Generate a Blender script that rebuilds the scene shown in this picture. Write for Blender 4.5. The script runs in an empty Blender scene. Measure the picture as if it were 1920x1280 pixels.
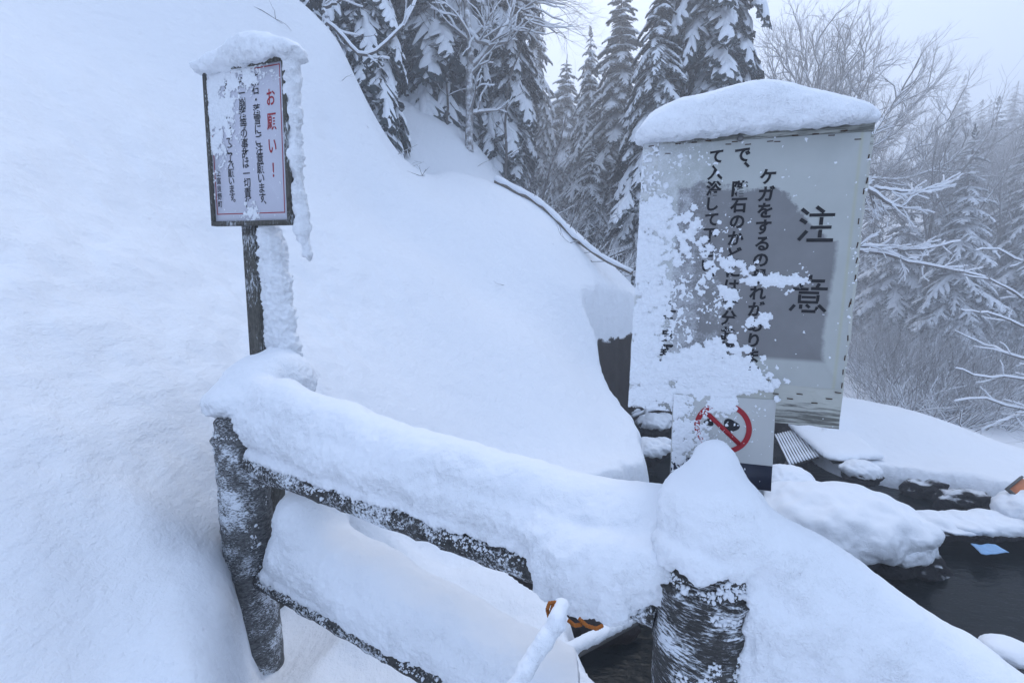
import bpy, math, random
import numpy as np
from mathutils import Vector, Matrix, Euler

R_ = math.radians
sc = bpy.context.scene
COL = sc.collection
rng = np.random.default_rng(7)
random.seed(7)

# ------------------------------------------------------------------ camera
CAMZ, PITCH, FPX = 1.5, R_(8.0), 853.33
cam_d = bpy.data.cameras.new('camera')
cam_d.lens, cam_d.sensor_width = 16.0, 36.0
cam_d.clip_start, cam_d.clip_end = 0.05, 600
cam = bpy.data.objects.new('camera', cam_d)
COL.objects.link(cam)
cam.location = (0, 0, CAMZ)
cam.rotation_euler = (R_(90) - PITCH, 0, 0)
sc.camera = cam

# ------------------------------------------------------------------ sky, sun, exposure
SUN_EL, SUN_ROT = R_(52), R_(8)
world = bpy.data.worlds.new('World')
sc.world = world
world.use_nodes = True
nt = world.node_tree
nt.nodes.clear()
sky = nt.nodes.new('ShaderNodeTexSky')
sky.sky_type = 'NISHITA'
sky.sun_disc = False
sky.sun_elevation, sky.sun_rotation = SUN_EL, SUN_ROT
sky.altitude, sky.air_density, sky.dust_density, sky.ozone_density = 800, 1.0, 4.0, 1.0
over = nt.nodes.new('ShaderNodeMix')
over.data_type = 'RGBA'
over.inputs['Factor'].default_value = 0.72
over.inputs['B'].default_value = (5.3, 6.7, 9.2, 1)      # the even overcast, in the sky's own units
nt.links.new(sky.outputs['Color'], over.inputs['A'])
bg = nt.nodes.new('ShaderNodeBackground')
bg.inputs['Strength'].default_value = 0.10
wout = nt.nodes.new('ShaderNodeOutputWorld')
nt.links.new(over.outputs['Result'], bg.inputs['Color'])
nt.links.new(bg.outputs['Background'], wout.inputs['Surface'])

sun_d = bpy.data.lights.new('sun', 'SUN')
sun_d.energy, sun_d.angle, sun_d.color = 1.0, R_(30), (1.0, 0.97, 0.93)
sun = bpy.data.objects.new('sun', sun_d)
COL.objects.link(sun)
# nishita azimuth: rotation 0 is +Y, clockwise seen from above
sd = Vector((math.sin(SUN_ROT) * math.cos(SUN_EL), math.cos(SUN_ROT) * math.cos(SUN_EL), math.sin(SUN_EL)))
sun.rotation_euler = sd.to_track_quat('Z', 'Y').to_euler()
sun.location = (0, 0, 40)

vs = sc.view_settings
sc.display_settings.display_device = 'sRGB'
vs.view_transform, vs.look, vs.gamma, vs.exposure = 'Standard', 'None', 1.0, 0.64
vs.use_curve_mapping = False
sc.render.engine = 'CYCLES'
cy = sc.cycles
cy.use_denoising = True
cy.max_bounces, cy.diffuse_bounces, cy.glossy_bounces, cy.transmission_bounces, cy.volume_bounces = 6, 3, 2, 2, 1
cy.transparent_max_bounces = 8
cy.caustics_reflective = cy.caustics_refractive = False

# ------------------------------------------------------------------ helpers: points
CP, SP = math.cos(PITCH), math.sin(PITCH)


def W(px, py, d):
    """a place in the world, from where it is seen and how far off it is"""
    x, u = (px - 960) / FPX * d, -(py - 640) / FPX * d
    return np.array([x, d * CP + u * SP, CAMZ + u * CP - d * SP])


def ray(px, py):
    return W(px, py, 1.0) - np.array([0, 0, CAMZ])


# ------------------------------------------------------------------ helpers: noise
_perm = np.random.default_rng(11).permutation(512).astype(np.int64)
_grad = np.random.default_rng(12).normal(size=(512, 3))
_grad /= np.linalg.norm(_grad, axis=1)[:, None]


def pnoise(P):
    P = np.asarray(P, float)
    i = np.floor(P).astype(np.int64)
    f = P - i
    w = f * f * f * (f * (f * 6 - 15) + 10)
    out = np.zeros(P.shape[0])
    for dx in (0, 1):
        wx = w[:, 0] if dx else 1 - w[:, 0]
        for dy in (0, 1):
            wy = w[:, 1] if dy else 1 - w[:, 1]
            for dz in (0, 1):
                wz = w[:, 2] if dz else 1 - w[:, 2]
                h = _perm[(i[:, 0] + dx) & 511]
                h = _perm[(h + i[:, 1] + dy) & 511]
                h = _perm[(h + i[:, 2] + dz) & 511]
                g = _grad[h]
                out += wx * wy * wz * (g[:, 0] * (f[:, 0] - dx) + g[:, 1] * (f[:, 1] - dy) + g[:, 2] * (f[:, 2] - dz))
    return out * 1.6


def fbm(P, scale, octs=3, gain=0.5):
    P = np.asarray(P, float) / scale
    o, a = 0, 1.0
    for k in range(octs):
        o = o + a * pnoise(P + 17.3 * k)
        P = P * 2.03
        a *= gain
    return o


def sstep(a, b, x):
    t = np.clip((x - a) / (b - a), 0, 1)
    return t * t * (3 - 2 * t)


# ------------------------------------------------------------------ helpers: objects
def mesh_np(name, V, F, mats=(), smooth=True, mi=None):
    """V (n,3), F list of arrays (m,3)/(m,4) or one array"""
    me = bpy.data.meshes.new(name)
    V = np.asarray(V, np.float32)
    if not isinstance(F, (list, tuple)) or (len(F) and not isinstance(F[0], np.ndarray)):
        F = [np.asarray(F)]
    F = [f for f in F if len(f)]
    nl = sum(f.size for f in F)
    npoly = sum(len(f) for f in F)
    me.vertices.add(len(V))
    me.vertices.foreach_set('co', V.ravel())
    me.loops.add(nl)
    me.loops.foreach_set('vertex_index', np.concatenate([f.ravel() for f in F]).astype(np.int32))
    me.polygons.add(npoly)
    sizes = np.concatenate([np.full(len(f), f.shape[1], np.int32) for f in F])
    starts = np.concatenate([[0], np.cumsum(sizes)[:-1]]).astype(np.int32)
    me.polygons.foreach_set('loop_start', starts)
    me.update(calc_edges=True)
    if smooth:
        me.polygons.foreach_set('use_smooth', np.ones(npoly, bool))
    for m in mats:
        me.materials.append(m)
    if mi is not None:
        me.polygons.foreach_set('material_index', np.asarray(mi, np.int32))
    me.update()
    return me


def link(name, me, parent=None, kind=None, label=None):
    o = bpy.data.objects.new(name, me)
    COL.objects.link(o)
    if parent is not None:
        o.parent = parent
    if kind:
        o['kind'] = kind
    if label:
        o['label'] = label
    return o


def tag(o, label, cat, group=None):
    o['label'], o['category'] = label, cat
    if group:
        o['group'] = group
    return o


def thing(name, label, cat, loc=(0, 0, 0), rot=(0, 0, 0), group=None):
    o = bpy.data.objects.new(name, None)
    o.empty_display_size = 0.1
    COL.objects.link(o)
    o.location, o.rotation_euler = loc, rot
    return tag(o, label, cat, group)


def copy_tree(o, parent=None):
    c = o.copy()
    COL.objects.link(c)
    if parent is not None:
        c.parent = parent
    for ch in list(o.children):
        copy_tree(ch, c)
    return c


class MB:
    """collects vertices and faces, one mesh out"""

    def __init__(s):
        s.v, s.q, s.t, s.n = [], [], [], 0

    def add(s, V, Q=None, T=None):
        V = np.asarray(V, float)
        if Q is not None and len(Q):
            s.q.append(np.asarray(Q, int) + s.n)
        if T is not None and len(T):
            s.t.append(np.asarray(T, int) + s.n)
        s.v.append(V)
        s.n += len(V)

    def box(s, c, size, M=None):
        c, h = np.asarray(c, float), np.asarray(size, float) / 2
        V = np.array([[x, y, z] for x in (-1, 1) for y in (-1, 1) for z in (-1, 1)]) * h
        if M is not None:
            V = V @ np.asarray(M).T
        s.add(V + c, [[0, 1, 3, 2], [4, 6, 7, 5], [0, 4, 5, 1], [2, 3, 7, 6], [0, 2, 6, 4], [1, 5, 7, 3]])

    def tube(s, pts, rad, n=8, cap=True, squash=1.0):
        pts = np.asarray(pts, float)
        m = len(pts)
        rad = np.broadcast_to(np.asarray(rad, float), (m,))
        T = np.gradient(pts, axis=0)
        T /= np.linalg.norm(T, axis=1)[:, None] + 1e-9
        ref = np.array([0, 0, 1.0]) if abs(T[:, 2]).mean() < .8 else np.array([0, 1.0, 0])
        A = np.cross(T, ref)
        A /= np.linalg.norm(A, axis=1)[:, None] + 1e-9
        B = np.cross(A, T)
        a = np.arange(n) / n * 2 * np.pi
        V = pts[:, None] + rad[:, None, None] * (np.cos(a)[None, :, None] * A[:, None] + squash * np.sin(a)[None, :, None] * B[:, None])
        i = np.arange(m - 1)[:, None] * n
        j = np.arange(n)[None]
        k = (j + 1) % n
        Q = np.stack([i + j, i + n + j, i + n + k, i + k], -1).reshape(-1, 4)
        V = V.reshape(-1, 3)
        Tt = []
        if cap:
            V = np.vstack([V, pts[0], pts[-1]])
            c0, c1 = m * n, m * n + 1
            for b in range(n):
                Tt.append([c0, b, (b + 1) % n])
                Tt.append([c1, (m - 1) * n + (b + 1) % n, (m - 1) * n + b])
        s.add(V, Q, Tt)

    def arrays(s):
        V = np.vstack(s.v)
        F = []
        if s.q:
            F.append(np.vstack(s.q))
        if s.t:
            F.append(np.vstack(s.t))
        return V, F

    def build(s, name, mat, parent=None, smooth=True, kind=None, label=None, fn=None):
        V, F = s.arrays()
        if fn is not None:
            V = fn(V)
        return link(name, mesh_np(name, V, F, [mat], smooth), parent, kind, label)


def ico(sub):
    import bmesh
    bm = bmesh.new()
    bmesh.ops.create_icosphere(bm, subdivisions=sub, radius=1)
    V = np.array([v.co[:] for v in bm.verts])
    F = np.array([[v.index for v in f.verts] for f in bm.faces])
    bm.free()
    return V, F


ICO1, ICO2, ICO3 = ico(1), ico(2), ico(3)


def blobs(C, Rr, base=ICO1, squash=(1, 1, 1), jit=0.25, seed=0):
    """many lumps as arrays"""
    r = np.random.default_rng(seed)
    V, F = base
    C, Rr = np.asarray(C, float), np.asarray(Rr, float)
    n, m = len(C), len(V)
    J = 1 + jit * r.normal(size=(n, m, 1)).clip(-1.5, 1.5)
    VV = C[:, None] + V[None] * J * Rr[:, None, None] * np.asarray(squash)[None, None]
    FF = F[None] + (np.arange(n) * m)[:, None, None]
    return VV.reshape(-1, 3), FF.reshape(-1, 3)


class Field:
    """signed distance grid for snow that drapes and joins; meshed with surface nets"""

    def __init__(s, lo, hi, h):
        s.lo, s.h = np.asarray(lo, float), h
        s.n = np.ceil((np.asarray(hi) - s.lo) / h).astype(int) + 1
        s.ax = [s.lo[i] + h * np.arange(s.n[i]) for i in range(3)]
        s.F = np.full(s.n, 0.2, np.float32)

    def _blk(s, lo, hi):
        a = np.clip(np.floor((np.asarray(lo) - s.lo) / s.h).astype(int), 0, s.n)
        b = np.clip(np.ceil((np.asarray(hi) - s.lo) / s.h).astype(int) + 1, 0, s.n)
        return tuple(slice(a[i], b[i]) for i in range(3))

    def _co(s, b):
        return (s.ax[0][b[0]][:, None, None], s.ax[1][b[1]][None, :, None], s.ax[2][b[2]][None, None, :])

    def _mix(s, b, d, k, sub=False):
        A = s.F[b]
        if A.size == 0:
            return
        if sub:
            d = -d
            h = np.clip(0.5 - 0.5 * (A - d) / k, 0, 1)
            s.F[b] = A * (1 - h) + d * h + k * h * (1 - h)
        else:
            h = np.clip(0.5 + 0.5 * (A - d) / k, 0, 1)
            s.F[b] = A * (1 - h) + d * h - k * h * (1 - h)

    def ell(s, c, r, k=0.03, rz=0.0, sub=False):
        c, r = np.asarray(c, float), np.broadcast_to(np.asarray(r, float), (3,))
        m = r.max() + 2 * k + 2 * s.h
        b = s._blk(c - m, c + m)
        X, Y, Z = s._co(b)
        X, Y, Z = X - c[0], Y - c[1], Z - c[2]
        if rz:
            cs, sn = math.cos(rz), math.sin(rz)
            X, Y = X * cs + Y * sn, -X * sn + Y * cs
        k0 = np.sqrt((X / r[0]) ** 2 + (Y / r[1]) ** 2 + (Z / r[2]) ** 2) + 1e-6
        k1 = np.sqrt((X / r[0] ** 2) ** 2 + (Y / r[1] ** 2) ** 2 + (Z / r[2] ** 2) ** 2) + 1e-6
        s._mix(b, k0 * (k0 - 1) / k1, k, sub)

    def chain(s, pts, k=0.03):
        """pts: (x,y,z,rx,ry,rz) rows; densely filled ellipsoids along the way"""
        pts = np.asarray(pts, float)
        for a, b in zip(pts[:-1], pts[1:]):
            L = np.linalg.norm(b[:3] - a[:3])
            n = max(2, int(L / (0.3 * min(a[3:].min(), b[3:].min()))))
            for t in np.linspace(0, 1, n):
                p = a * (1 - t) + b * t
                s.ell(p[:3], p[3:], k * .35)

    def cap(s, a, bb, ra, rb=None, k=0.03, sub=False, sq=1.0):
        rb = ra if rb is None else rb
        a, bb = np.asarray(a, float), np.asarray(bb, float)
        m = max(ra, rb) * max(1, sq) + 2 * k + 2 * s.h
        b = s._blk(np.minimum(a, bb) - m, np.maximum(a, bb) + m)
        X, Y, Z = s._co(b)
        e = bb - a
        t = np.clip(((X - a[0]) * e[0] + (Y - a[1]) * e[1] + (Z - a[2]) * e[2]) / (e @ e), 0, 1)
        d = np.sqrt((X - a[0] - t * e[0]) ** 2 + (Y - a[1] - t * e[1]) ** 2 + ((Z - a[2] - t * e[2]) / sq) ** 2) - (ra + (rb - ra) * t)
        s._mix(b, d, k, sub)

    def below(s, z, k=0.01):
        """cut away all that is under z"""
        b = tuple(slice(0, s.n[i]) for i in range(3))
        s._mix(b, np.broadcast_to(s.ax[2][None, None] - z, s.F.shape), k, True)

    def mesh(s):
        F = s.F
        F[0] = F[-1] = F[:, 0] = F[:, -1] = F[:, :, 0] = F[:, :, -1] = 0.2
        I = F < 0
        nx, ny, nz = F.shape
        cnt = np.zeros((nx - 1, ny - 1, nz - 1), np.int8)
        for dx in (0, 1):
            for dy in (0, 1):
                for dz in (0, 1):
                    cnt += I[dx:nx - 1 + dx, dy:ny - 1 + dy, dz:nz - 1 + dz]
        act = (cnt > 0) & (cnt < 8)
        ci = np.argwhere(act)
        idx = np.full(act.shape, -1, np.int64)
        idx[act] = np.arange(len(ci))
        acc, num = np.zeros((len(ci), 3)), np.zeros(len(ci))
        cs = [(x, y, z) for x in (0, 1) for y in (0, 1) for z in (0, 1)]
        for a in cs:
            for b in cs:
                if sum(abs(p - q) for p, q in zip(a, b)) == 1 and a < b:
                    fa = F[ci[:, 0] + a[0], ci[:, 1] + a[1], ci[:, 2] + a[2]]
                    fb = F[ci[:, 0] + b[0], ci[:, 1] + b[1], ci[:, 2] + b[2]]
                    cr = (fa < 0) != (fb < 0)
                    t = np.where(cr, fa / np.where(cr, fa - fb, 1), 0)
                    p = np.array(a)[None] + t[:, None] * (np.array(b) - np.array(a))[None]
                    acc += p * cr[:, None]
                    num += cr
        V = s.lo + s.h * (ci + acc / num[:, None])
        Q = []
        for ax in range(3):
            u, v = (ax + 1) % 3, (ax + 2) % 3
            sa = [slice(None)] * 3
            sb = [slice(None)] * 3
            sa[ax], sb[ax] = slice(0, -1), slice(1, None)
            for o in (u, v):
                sa[o] = sb[o] = slice(1, -1)
            A, B = I[tuple(sa)], I[tuple(sb)]
            e = np.argwhere(A != B)
            fl = A[A != B]
            e[:, u] += 1
            e[:, v] += 1
            def cell(du, dv):
                c = e.copy()
                c[:, u] -= du
                c[:, v] -= dv
                return idx[c[:, 0], c[:, 1], c[:, 2]]
            q = np.stack([cell(1, 1), cell(0, 1), cell(0, 0), cell(1, 0)], 1)
            q[~fl] = q[~fl][:, ::-1]
            Q.append(q)
        return V, np.vstack(Q)

    def snow(s, name, mat, parent=None, amp=0.004, scale=0.03, big=0.0, bigs=0.12, kind=None, label=None, fluff=0.0):
        V, Q = s.mesh()
        me = mesh_np(name, V, Q, [mat])
        N = np.empty(len(V) * 3, np.float32)
        me.vertices.foreach_get('normal', N)
        N = N.reshape(-1, 3)
        stp_ = .35 + .65 * sstep(.85, .2, N[:, 2])
        d = amp * fbm(V, scale, 3, .6) * stp_
        if big:
            d = d + big * fbm(V, bigs, 2)
        d = d + .0012 * fbm(V + 9, .012, 2, .7) * sstep(.6, .1, N[:, 2])
        if fluff:      # under sides are rougher, the way rime grows
            d = d + fluff * fbm(V + 3, .016, 2, .7) * sstep(.5, -.3, N[:, 2])
        V = V + N * d[:, None]
        me.vertices.foreach_set('co', V.astype(np.float32).ravel())
        me.update()
        return link(name, me, parent, kind, label)


# ------------------------------------------------------------------ helpers: materials
def new_mat(name):
    m = bpy.data.materials.new(name)
    m.use_nodes = True
    t = m.node_tree
    b = t.nodes['Principled BSDF']
    return m, t, b


def N(t, kind, **kw):
    n = t.nodes.new(kind)
    for k, v in kw.items():
        if k in n.inputs:
            n.inputs[k].default_value = v
        else:
            setattr(n, k, v)
    return n


def coords(t, scale=(1, 1, 1), kind='Object'):
    tc = N(t, 'ShaderNodeTexCoord')
    mp = N(t, 'ShaderNodeMapping')
    mp.inputs['Scale'].default_value = scale
    t.links.new(tc.outputs[kind], mp.inputs['Vector'])
    return mp.outputs['Vector']


def noise(t, vec, scale, detail=4, rough=.6):
    n = N(t, 'ShaderNodeTexNoise')
    n.inputs['Scale'].default_value, n.inputs['Detail'].default_value, n.inputs['Roughness'].default_value = scale, detail, rough
    t.links.new(vec, n.inputs['Vector'])
    return n.outputs['Fac']


def ramp(t, fac, stops):
    r = N(t, 'ShaderNodeValToRGB')
    while len(r.color_ramp.elements) < len(stops):
        r.color_ramp.elements.new(.5)
    for e, (p, c) in zip(r.color_ramp.elements, stops):
        e.position = p
        e.color = (c, c, c, 1) if isinstance(c, (int, float)) else (*c, 1)
    t.links.new(fac, r.inputs['Fac'])
    return r.outputs['Color']


def math_(t, op, a, b=None, clamp=False):
    n = N(t, 'ShaderNodeMath', operation=op, use_clamp=clamp)
    for i, x in enumerate((a, b)):
        if x is None:
            continue
        if isinstance(x, (int, float)):
            n.inputs[i].default_value = x
        else:
            t.links.new(x, n.inputs[i])
    return n.outputs[0]


def mixc(t, fac, a, b):
    n = N(t, 'ShaderNodeMix', data_type='RGBA')
    for key, x in (('Factor', fac), ('A', a), ('B', b)):
        s = n.inputs[key] if key == 'Factor' else [q for q in n.inputs if q.name == key and q.type == 'RGBA'][0]
        if isinstance(x, (int, float)):
            s.default_value = x
        elif isinstance(x, tuple):
            s.default_value = (*x, 1)
        else:
            t.links.new(x, s)
    return [q for q in n.outputs if q.type == 'RGBA'][0]


def bump(t, b, height, dist, strength=1.0, prev=None):
    n = N(t, 'ShaderNodeBump')
    n.inputs['Strength'].default_value, n.inputs['Distance'].default_value = strength, dist
    t.links.new(height, n.inputs['Height'])
    if prev is not None:
        t.links.new(prev, n.inputs['Normal'])
    t.links.new(n.outputs['Normal'], b.inputs['Normal'])
    return n.outputs['Normal']


SNOW = (0.82, 0.85, 0.90)


def mat_snow(name, fine=120, d1=.006, mid=30, d2=.012):
    """soft on top, grainy where it hangs steep"""
    m, t, b = new_mat(name)
    v = coords(t)
    b.inputs['Base Color'].default_value = (*SNOW, 1)
    b.inputs['Roughness'].default_value = .75
    b.inputs['Specular IOR Level'].default_value = .2
    ge = N(t, 'ShaderNodeNewGeometry')
    sp = N(t, 'ShaderNodeSeparateXYZ')
    t.links.new(ge.outputs['Normal'], sp.inputs[0])
    st = ramp(t, sp.outputs['Z'], [(.15, 1.0), (.85, .22)])
    patch = ramp(t, noise(t, v, 8, 2), [(.35, .35), (.65, 1.0)])
    st = math_(t, 'MULTIPLY', st, patch)
    h = math_(t, 'ADD', math_(t, 'MULTIPLY', noise(t, v, mid, 4, .65), d2), math_(t, 'MULTIPLY', noise(t, v, fine, 3, .7), d1))
    bump(t, b, math_(t, 'MULTIPLY', h, st), 1.0, 1.0)
    return m


def mat_plain(name, col, rough=.7, var=.25, scale=30, spec=.3, bd=.002):
    m, t, b = new_mat(name)
    v = coords(t)
    n = noise(t, v, scale, 5)
    c = mixc(t, n, tuple(x * (1 - var) for x in col), tuple(min(1, x * (1 + var)) for x in col))
    t.links.new(c, b.inputs['Base Color'])
    b.inputs['Roughness'].default_value = rough
    b.inputs['Specular IOR Level'].default_value = spec
    bump(t, b, n, bd)
    return m


def mat_frostwood(name, scale=(1, 1, 1), amount=.5, wood=(.028, .027, .026), wood2=(.085, .083, .08), fscale=110, gather=.8):
    """dark weathered timber, grain along local z when scale stretches it, hoar frost in specks"""
    m, t, b = new_mat(name)
    v = coords(t, scale)
    g = noise(t, v, 60, 6, .65)
    col = mixc(t, ramp(t, g, [(.35, 0.0), (.7, 1.0)]), wood, wood2)
    v2 = coords(t, scale)
    f1 = noise(t, v2, fscale, 6, .75)
    f2 = noise(t, coords(t), 7, 3)
    s = math_(t, 'ADD', f1, math_(t, 'MULTIPLY', math_(t, 'SUBTRACT', f2, .5), gather))
    lo = .66 - .3 * amount
    mask = ramp(t, s, [(lo, 0.0), (lo + .09, 1.0)])
    t.links.new(mixc(t, mask, col, (.72, .76, .82)), b.inputs['Base Color'])
    b.inputs['Roughness'].default_value = .8
    b.inputs['Specular IOR Level'].default_value = .2
    n1 = bump(t, b, g, .004, .7)
    bump(t, b, mask, .003, .8, n1)
    return m


def mat_lying(name, base, base2, lo=.15, hi=.55, nscale=9, scale=30, bd=0):
    """bark / needles / rock with snow lying on what faces up"""
    m, t, b = new_mat(name)
    v = coords(t)
    n = noise(t, v, scale, 4)
    col = mixc(t, n, base, base2)
    ge = N(t, 'ShaderNodeNewGeometry')
    sp = N(t, 'ShaderNodeSeparateXYZ')
    t.links.new(ge.outputs['Normal'], sp.inputs[0])
    s = math_(t, 'ADD', sp.outputs['Z'], math_(t, 'MULTIPLY', math_(t, 'SUBTRACT', noise(t, v, nscale, 3), .5), 1.2))
    mask = ramp(t, s, [(lo, 0.0), (hi, 1.0)])
    t.links.new(mixc(t, mask, col, SNOW), b.inputs['Base Color'])
    b.inputs['Roughness'].default_value = .85
    b.inputs['Specular IOR Level'].default_value = .15
    if bd:
        bump(t, b, noise(t, v, scale, 6, .65), bd)
    return m


M = {}
M['snow'] = mat_snow('snow_soft')
M['snow_tree'] = mat_plain('snow_on_trees', SNOW, .8, .03, 8, .2, .01)
M['fleck'] = mat_plain('snow_flecks', (.76, .79, .84), .8, .03, 60, .2, .001)
M['post'] = mat_frostwood('frosted_post', (1, 1, 4.0), .34, fscale=62, gather=1.1)
M['post_far'] = mat_frostwood('frosted_post_pale', (1, 1, 2.2), .46, wood2=(.19, .195, .20), fscale=110, gather=1.1)
M['rail'] = mat_frostwood('frosted_rail', (1, 1, 1), .42)
M['square_post'] = mat_frostwood('frosted_square_post', (3, 3, .8), .34, (.05, .048, .042), (.13, .125, .11), 70)
M['knot'] = mat_plain('wood_knot', (.10, .065, .04), .8, .4, 60)
M['black'] = mat_plain('black_lettering', (.012, .012, .016), .5, .2, 60, .3, .0003)
M['red'] = mat_plain('red_print', (.30, .012, .022), .5, .15, 40, .3, .0003)
M['navy'] = mat_plain('navy_band', (.010, .014, .032), .4, .3, 60, .4, .0005)
M['white_plate'] = mat_plain('white_plate', (.44, .45, .45), .45, .06, 12, .4, .0004)
M['steel'] = mat_plain('dull_steel', (.12, .12, .12), .4, .3, 60, .6)
M['rust'] = mat_plain('rusty_staple', (.06, .032, .018), .8, .5, 90)
M['orange'] = mat_plain('orange_rope', (.30, .095, .015), .8, .5, 150)
M['needles'] = mat_lying('fir_needles', (.014, .024, .025), (.040, .054, .056), .55, 1.1, 6, 20)
M['bark'] = mat_lying('bare_bark', (.055, .048, .045), (.12, .11, .105), .25, .7, 7, 25)
M['bark_rimed'] = mat_lying('rime_plastered_bark', (.10, .09, .085), (.26, .25, .25), -.45, .35, 9, 25)
M['twig'] = mat_lying('bare_twigs', (.075, .065, .062), (.15, .135, .13), .0, .6, 5, 25)
M['log'] = mat_lying('fallen_wood', (.11, .095, .08), (.20, .175, .15), .25, .6, 9, 30)
M['rock'] = mat_lying('wet_rock', (.010, .010, .012), (.045, .043, .045), .66, .95, 5, 11, .08)
M['earth'] = mat_plain('wet_earth', (.025, .018, .016), .7, .6, 9, .3, .03)
M['blue'] = mat_plain('blue_sheet', (.22, .40, .64), .5, .5, 14, .4)
M['grey_wood'] = mat_plain('grey_timber', (.10, .095, .09), .75, .4, 20, .3, .004)
M['stone'] = mat_plain('grey_stone', (.10, .10, .105), .8, .5, 14, .3, .01)

# ================================================================== GROUND
CTRL = []


def cw(x, y, z):
    CTRL.append((x, y, z))


def cpx(px, py, d):
    CTRL.append(tuple(W(px, py, d)))


# the steep left slope
for x, y in [(-1.4, -2), (-1.4, 0), (-1.35, 1.06), (-2, -1), (-2, 1), (-3, 0), (-4.5, -2), (-4.5, 1.5)]:
    cw(x, y, .5 + (-x - .86) * 1.0 + .05 * (y - 1.4))
for a in [(600, 700, 2.85), (800, 800, 3.4), (200, 640, 1.8), (300, 300, 3.4), (0, 0, 3.4), (300, 0, 4.9), (450, 200, 5.0),
          (450, 500, 3.4), (960, 860, 3.9), (1100, 900, 3.6), (1230, 900, 4.3), (1180, 800, 5.2), (1120, 700, 6.4), (1000, 640, 5.5),
          (800, 500, 5.4), (700, 400, 6.1), (900, 560, 5.9), (820, 400, 6.9), (960, 450, 7.2), (1060, 540, 6.9), (1190, 600, 7.6), (1180, 525, 8.8),
          (1060, 425, 9.4), (950, 362, 10.0), (730, 282, 7.4), (700, 240, 7.1), (665, 180, 7.0), (640, 95, 7.0), (560, 0, 7.0),
          (430, -160, 7.0), (850, 320, 9.0), (930, 330, 11.3), (850, 228, 12.3), (760, 190, 12.3), (690, 160, 12.8), (700, 1000, 2.13), (850, 1070, 2.6)]:
    cpx(*a)
# round the posts
for a in [(-1.06, 1.50, .54), (-1.15, 1.40, .72), (-.70, 1.5, .06), (-.5, 1.35, .04), (-.2, 1.2, .02), (.1, 1.0, 0), (.4, .6, 0),
          (0, 0, 0), (-.6, .6, .12), (-.94, 1.40, .46), (.5, -.6, 0), (0, -2, 0), (-.6, 1.9, .22), (-.2, 2.2, -.02)]:
    cw(*a)
# behind the near ridge, then behind the second shoulder
for a in [(-3.0, 9.2, 4.5), (-4.6, 9.5, 6.2), (-2.0, 9.5, 3.5), (-2, 16, 3.6), (0, 16, 3.0), (2, 14, 1.6), (-6, 18, 8), (-8, 10, 9.5), (-8, 4, 8), (-9, -4, 8)]:
    cw(*a)
# right hand side and beyond the pool
for a in [(1590, 748, 7.7), (1700, 772, 7.4), (1800, 802, 7.0), (1920, 852, 6.2)]:
    cpx(*a)
for a in [(2.5, 10.5, .3), (4, 10, -.75), (6, 9.8, -1.0), (8.5, 8.5, -1.6), (9, 5, -1.5), (10, 12, -2.4), (5.5, 5.6, -.82), (6.3, 5.0, -.92), (8.6, 2, -1), (8, -4, -.8),
          (4.6, 6.6, -.80), (2, -3, -.2), (4, -4, -.4),
          (8, 18, -2.6), (14, 14, -3.2), (12, 22, -3.0), (20, 10, -3.5), (20, 30, -1.5), (5, 22, 0.0), (3, 30, 1.6), (12, 40, 1.5), (26, 42, 3.0), (36, 30, 2), (45, 50, 9),
          (-8, 35, 9), (-25, 40, 20), (-30, 10, 24), (-30, -12, 22), (0, 60, 6), (0, 75, 9), (30, 75, 11), (60, 75, 18), (65, 30, 10), (65, 0, 4), (40, -14, -1), (10, -14, -.5), (-40, 75, 30)]:
    cw(*a)
CTRL = np.array(CTRL)


def _tps(r2):
    return np.where(r2 > 1e-12, r2 * np.log(np.maximum(r2, 1e-12)), 0)


def _fit(C):
    n = len(C)
    d2 = ((C[:, None, :2] - C[None, :, :2]) ** 2).sum(-1)
    A = np.zeros((n + 3, n + 3))
    A[:n, :n] = _tps(d2) + np.eye(n) * 0.02
    A[:n, n:] = A[n:, :n].T.copy() if False else np.c_[np.ones(n), C[:, :2]]
    A[n:, :n] = A[:n, n:].T
    b = np.r_[C[:, 2], 0, 0, 0]
    return np.linalg.solve(A, b)


_wt = _fit(CTRL)
POOL = np.array([(-.1, 2.75), (.5, 3.15), (1.15, 3.95), (1.45, 4.6), (1.5, 5.4), (1.3, 6.3), (1.15, 7.0), (1.7, 7.7), (2.6, 8.2), (3.6, 8.3), (4.6, 7.6),
                 (4.9, 6.9), (4.3, 6.3), (4.35, 5.7), (4.85, 5.3), (5.2, 5.1), (5.5, 4.9), (6.0, 4.7), (7.4, 3.8), (7.6, 2), (7, -2), (2.4, -2), (1.0, .2), (.6, .95), (.32, 1.7), (.05, 2.25)])
WATER_Z = -1.12


def pool_sd(X, Y):
    """signed distance to the pool's edge, below zero inside"""
    P = np.stack([X, Y], 1)
    d = np.full(len(P), 1e9)
    ins = np.zeros(len(P), bool)
    for a, b in zip(POOL, np.roll(POOL, -1, 0)):
        e = b - a
        t = np.clip(((P - a) @ e) / (e @ e), 0, 1)
        d = np.minimum(d, np.linalg.norm(P - a - t[:, None] * e, axis=1))
        c = (a[1] > P[:, 1]) != (b[1] > P[:, 1])
        ins ^= c & (P[:, 0] < (b[0] - a[0]) * (P[:, 1] - a[1]) / (b[1] - a[1] + 1e-12) + a[0])
    return np.where(ins, -d, d)


def ground_raw(X, Y):
    X, Y = np.asarray(X, float).ravel(), np.asarray(Y, float).ravel()
    n = len(CTRL)
    z = _wt[n] + _wt[n + 1] * X + _wt[n + 2] * Y
    for i in range(0, len(X), 20000):
        s = slice(i, i + 20000)
        d2 = (X[s, None] - CTRL[None, :, 0]) ** 2 + (Y[s, None] - CTRL[None, :, 1]) ** 2
        z[s] += _tps(d2) @ _wt[:n]
    return z


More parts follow.
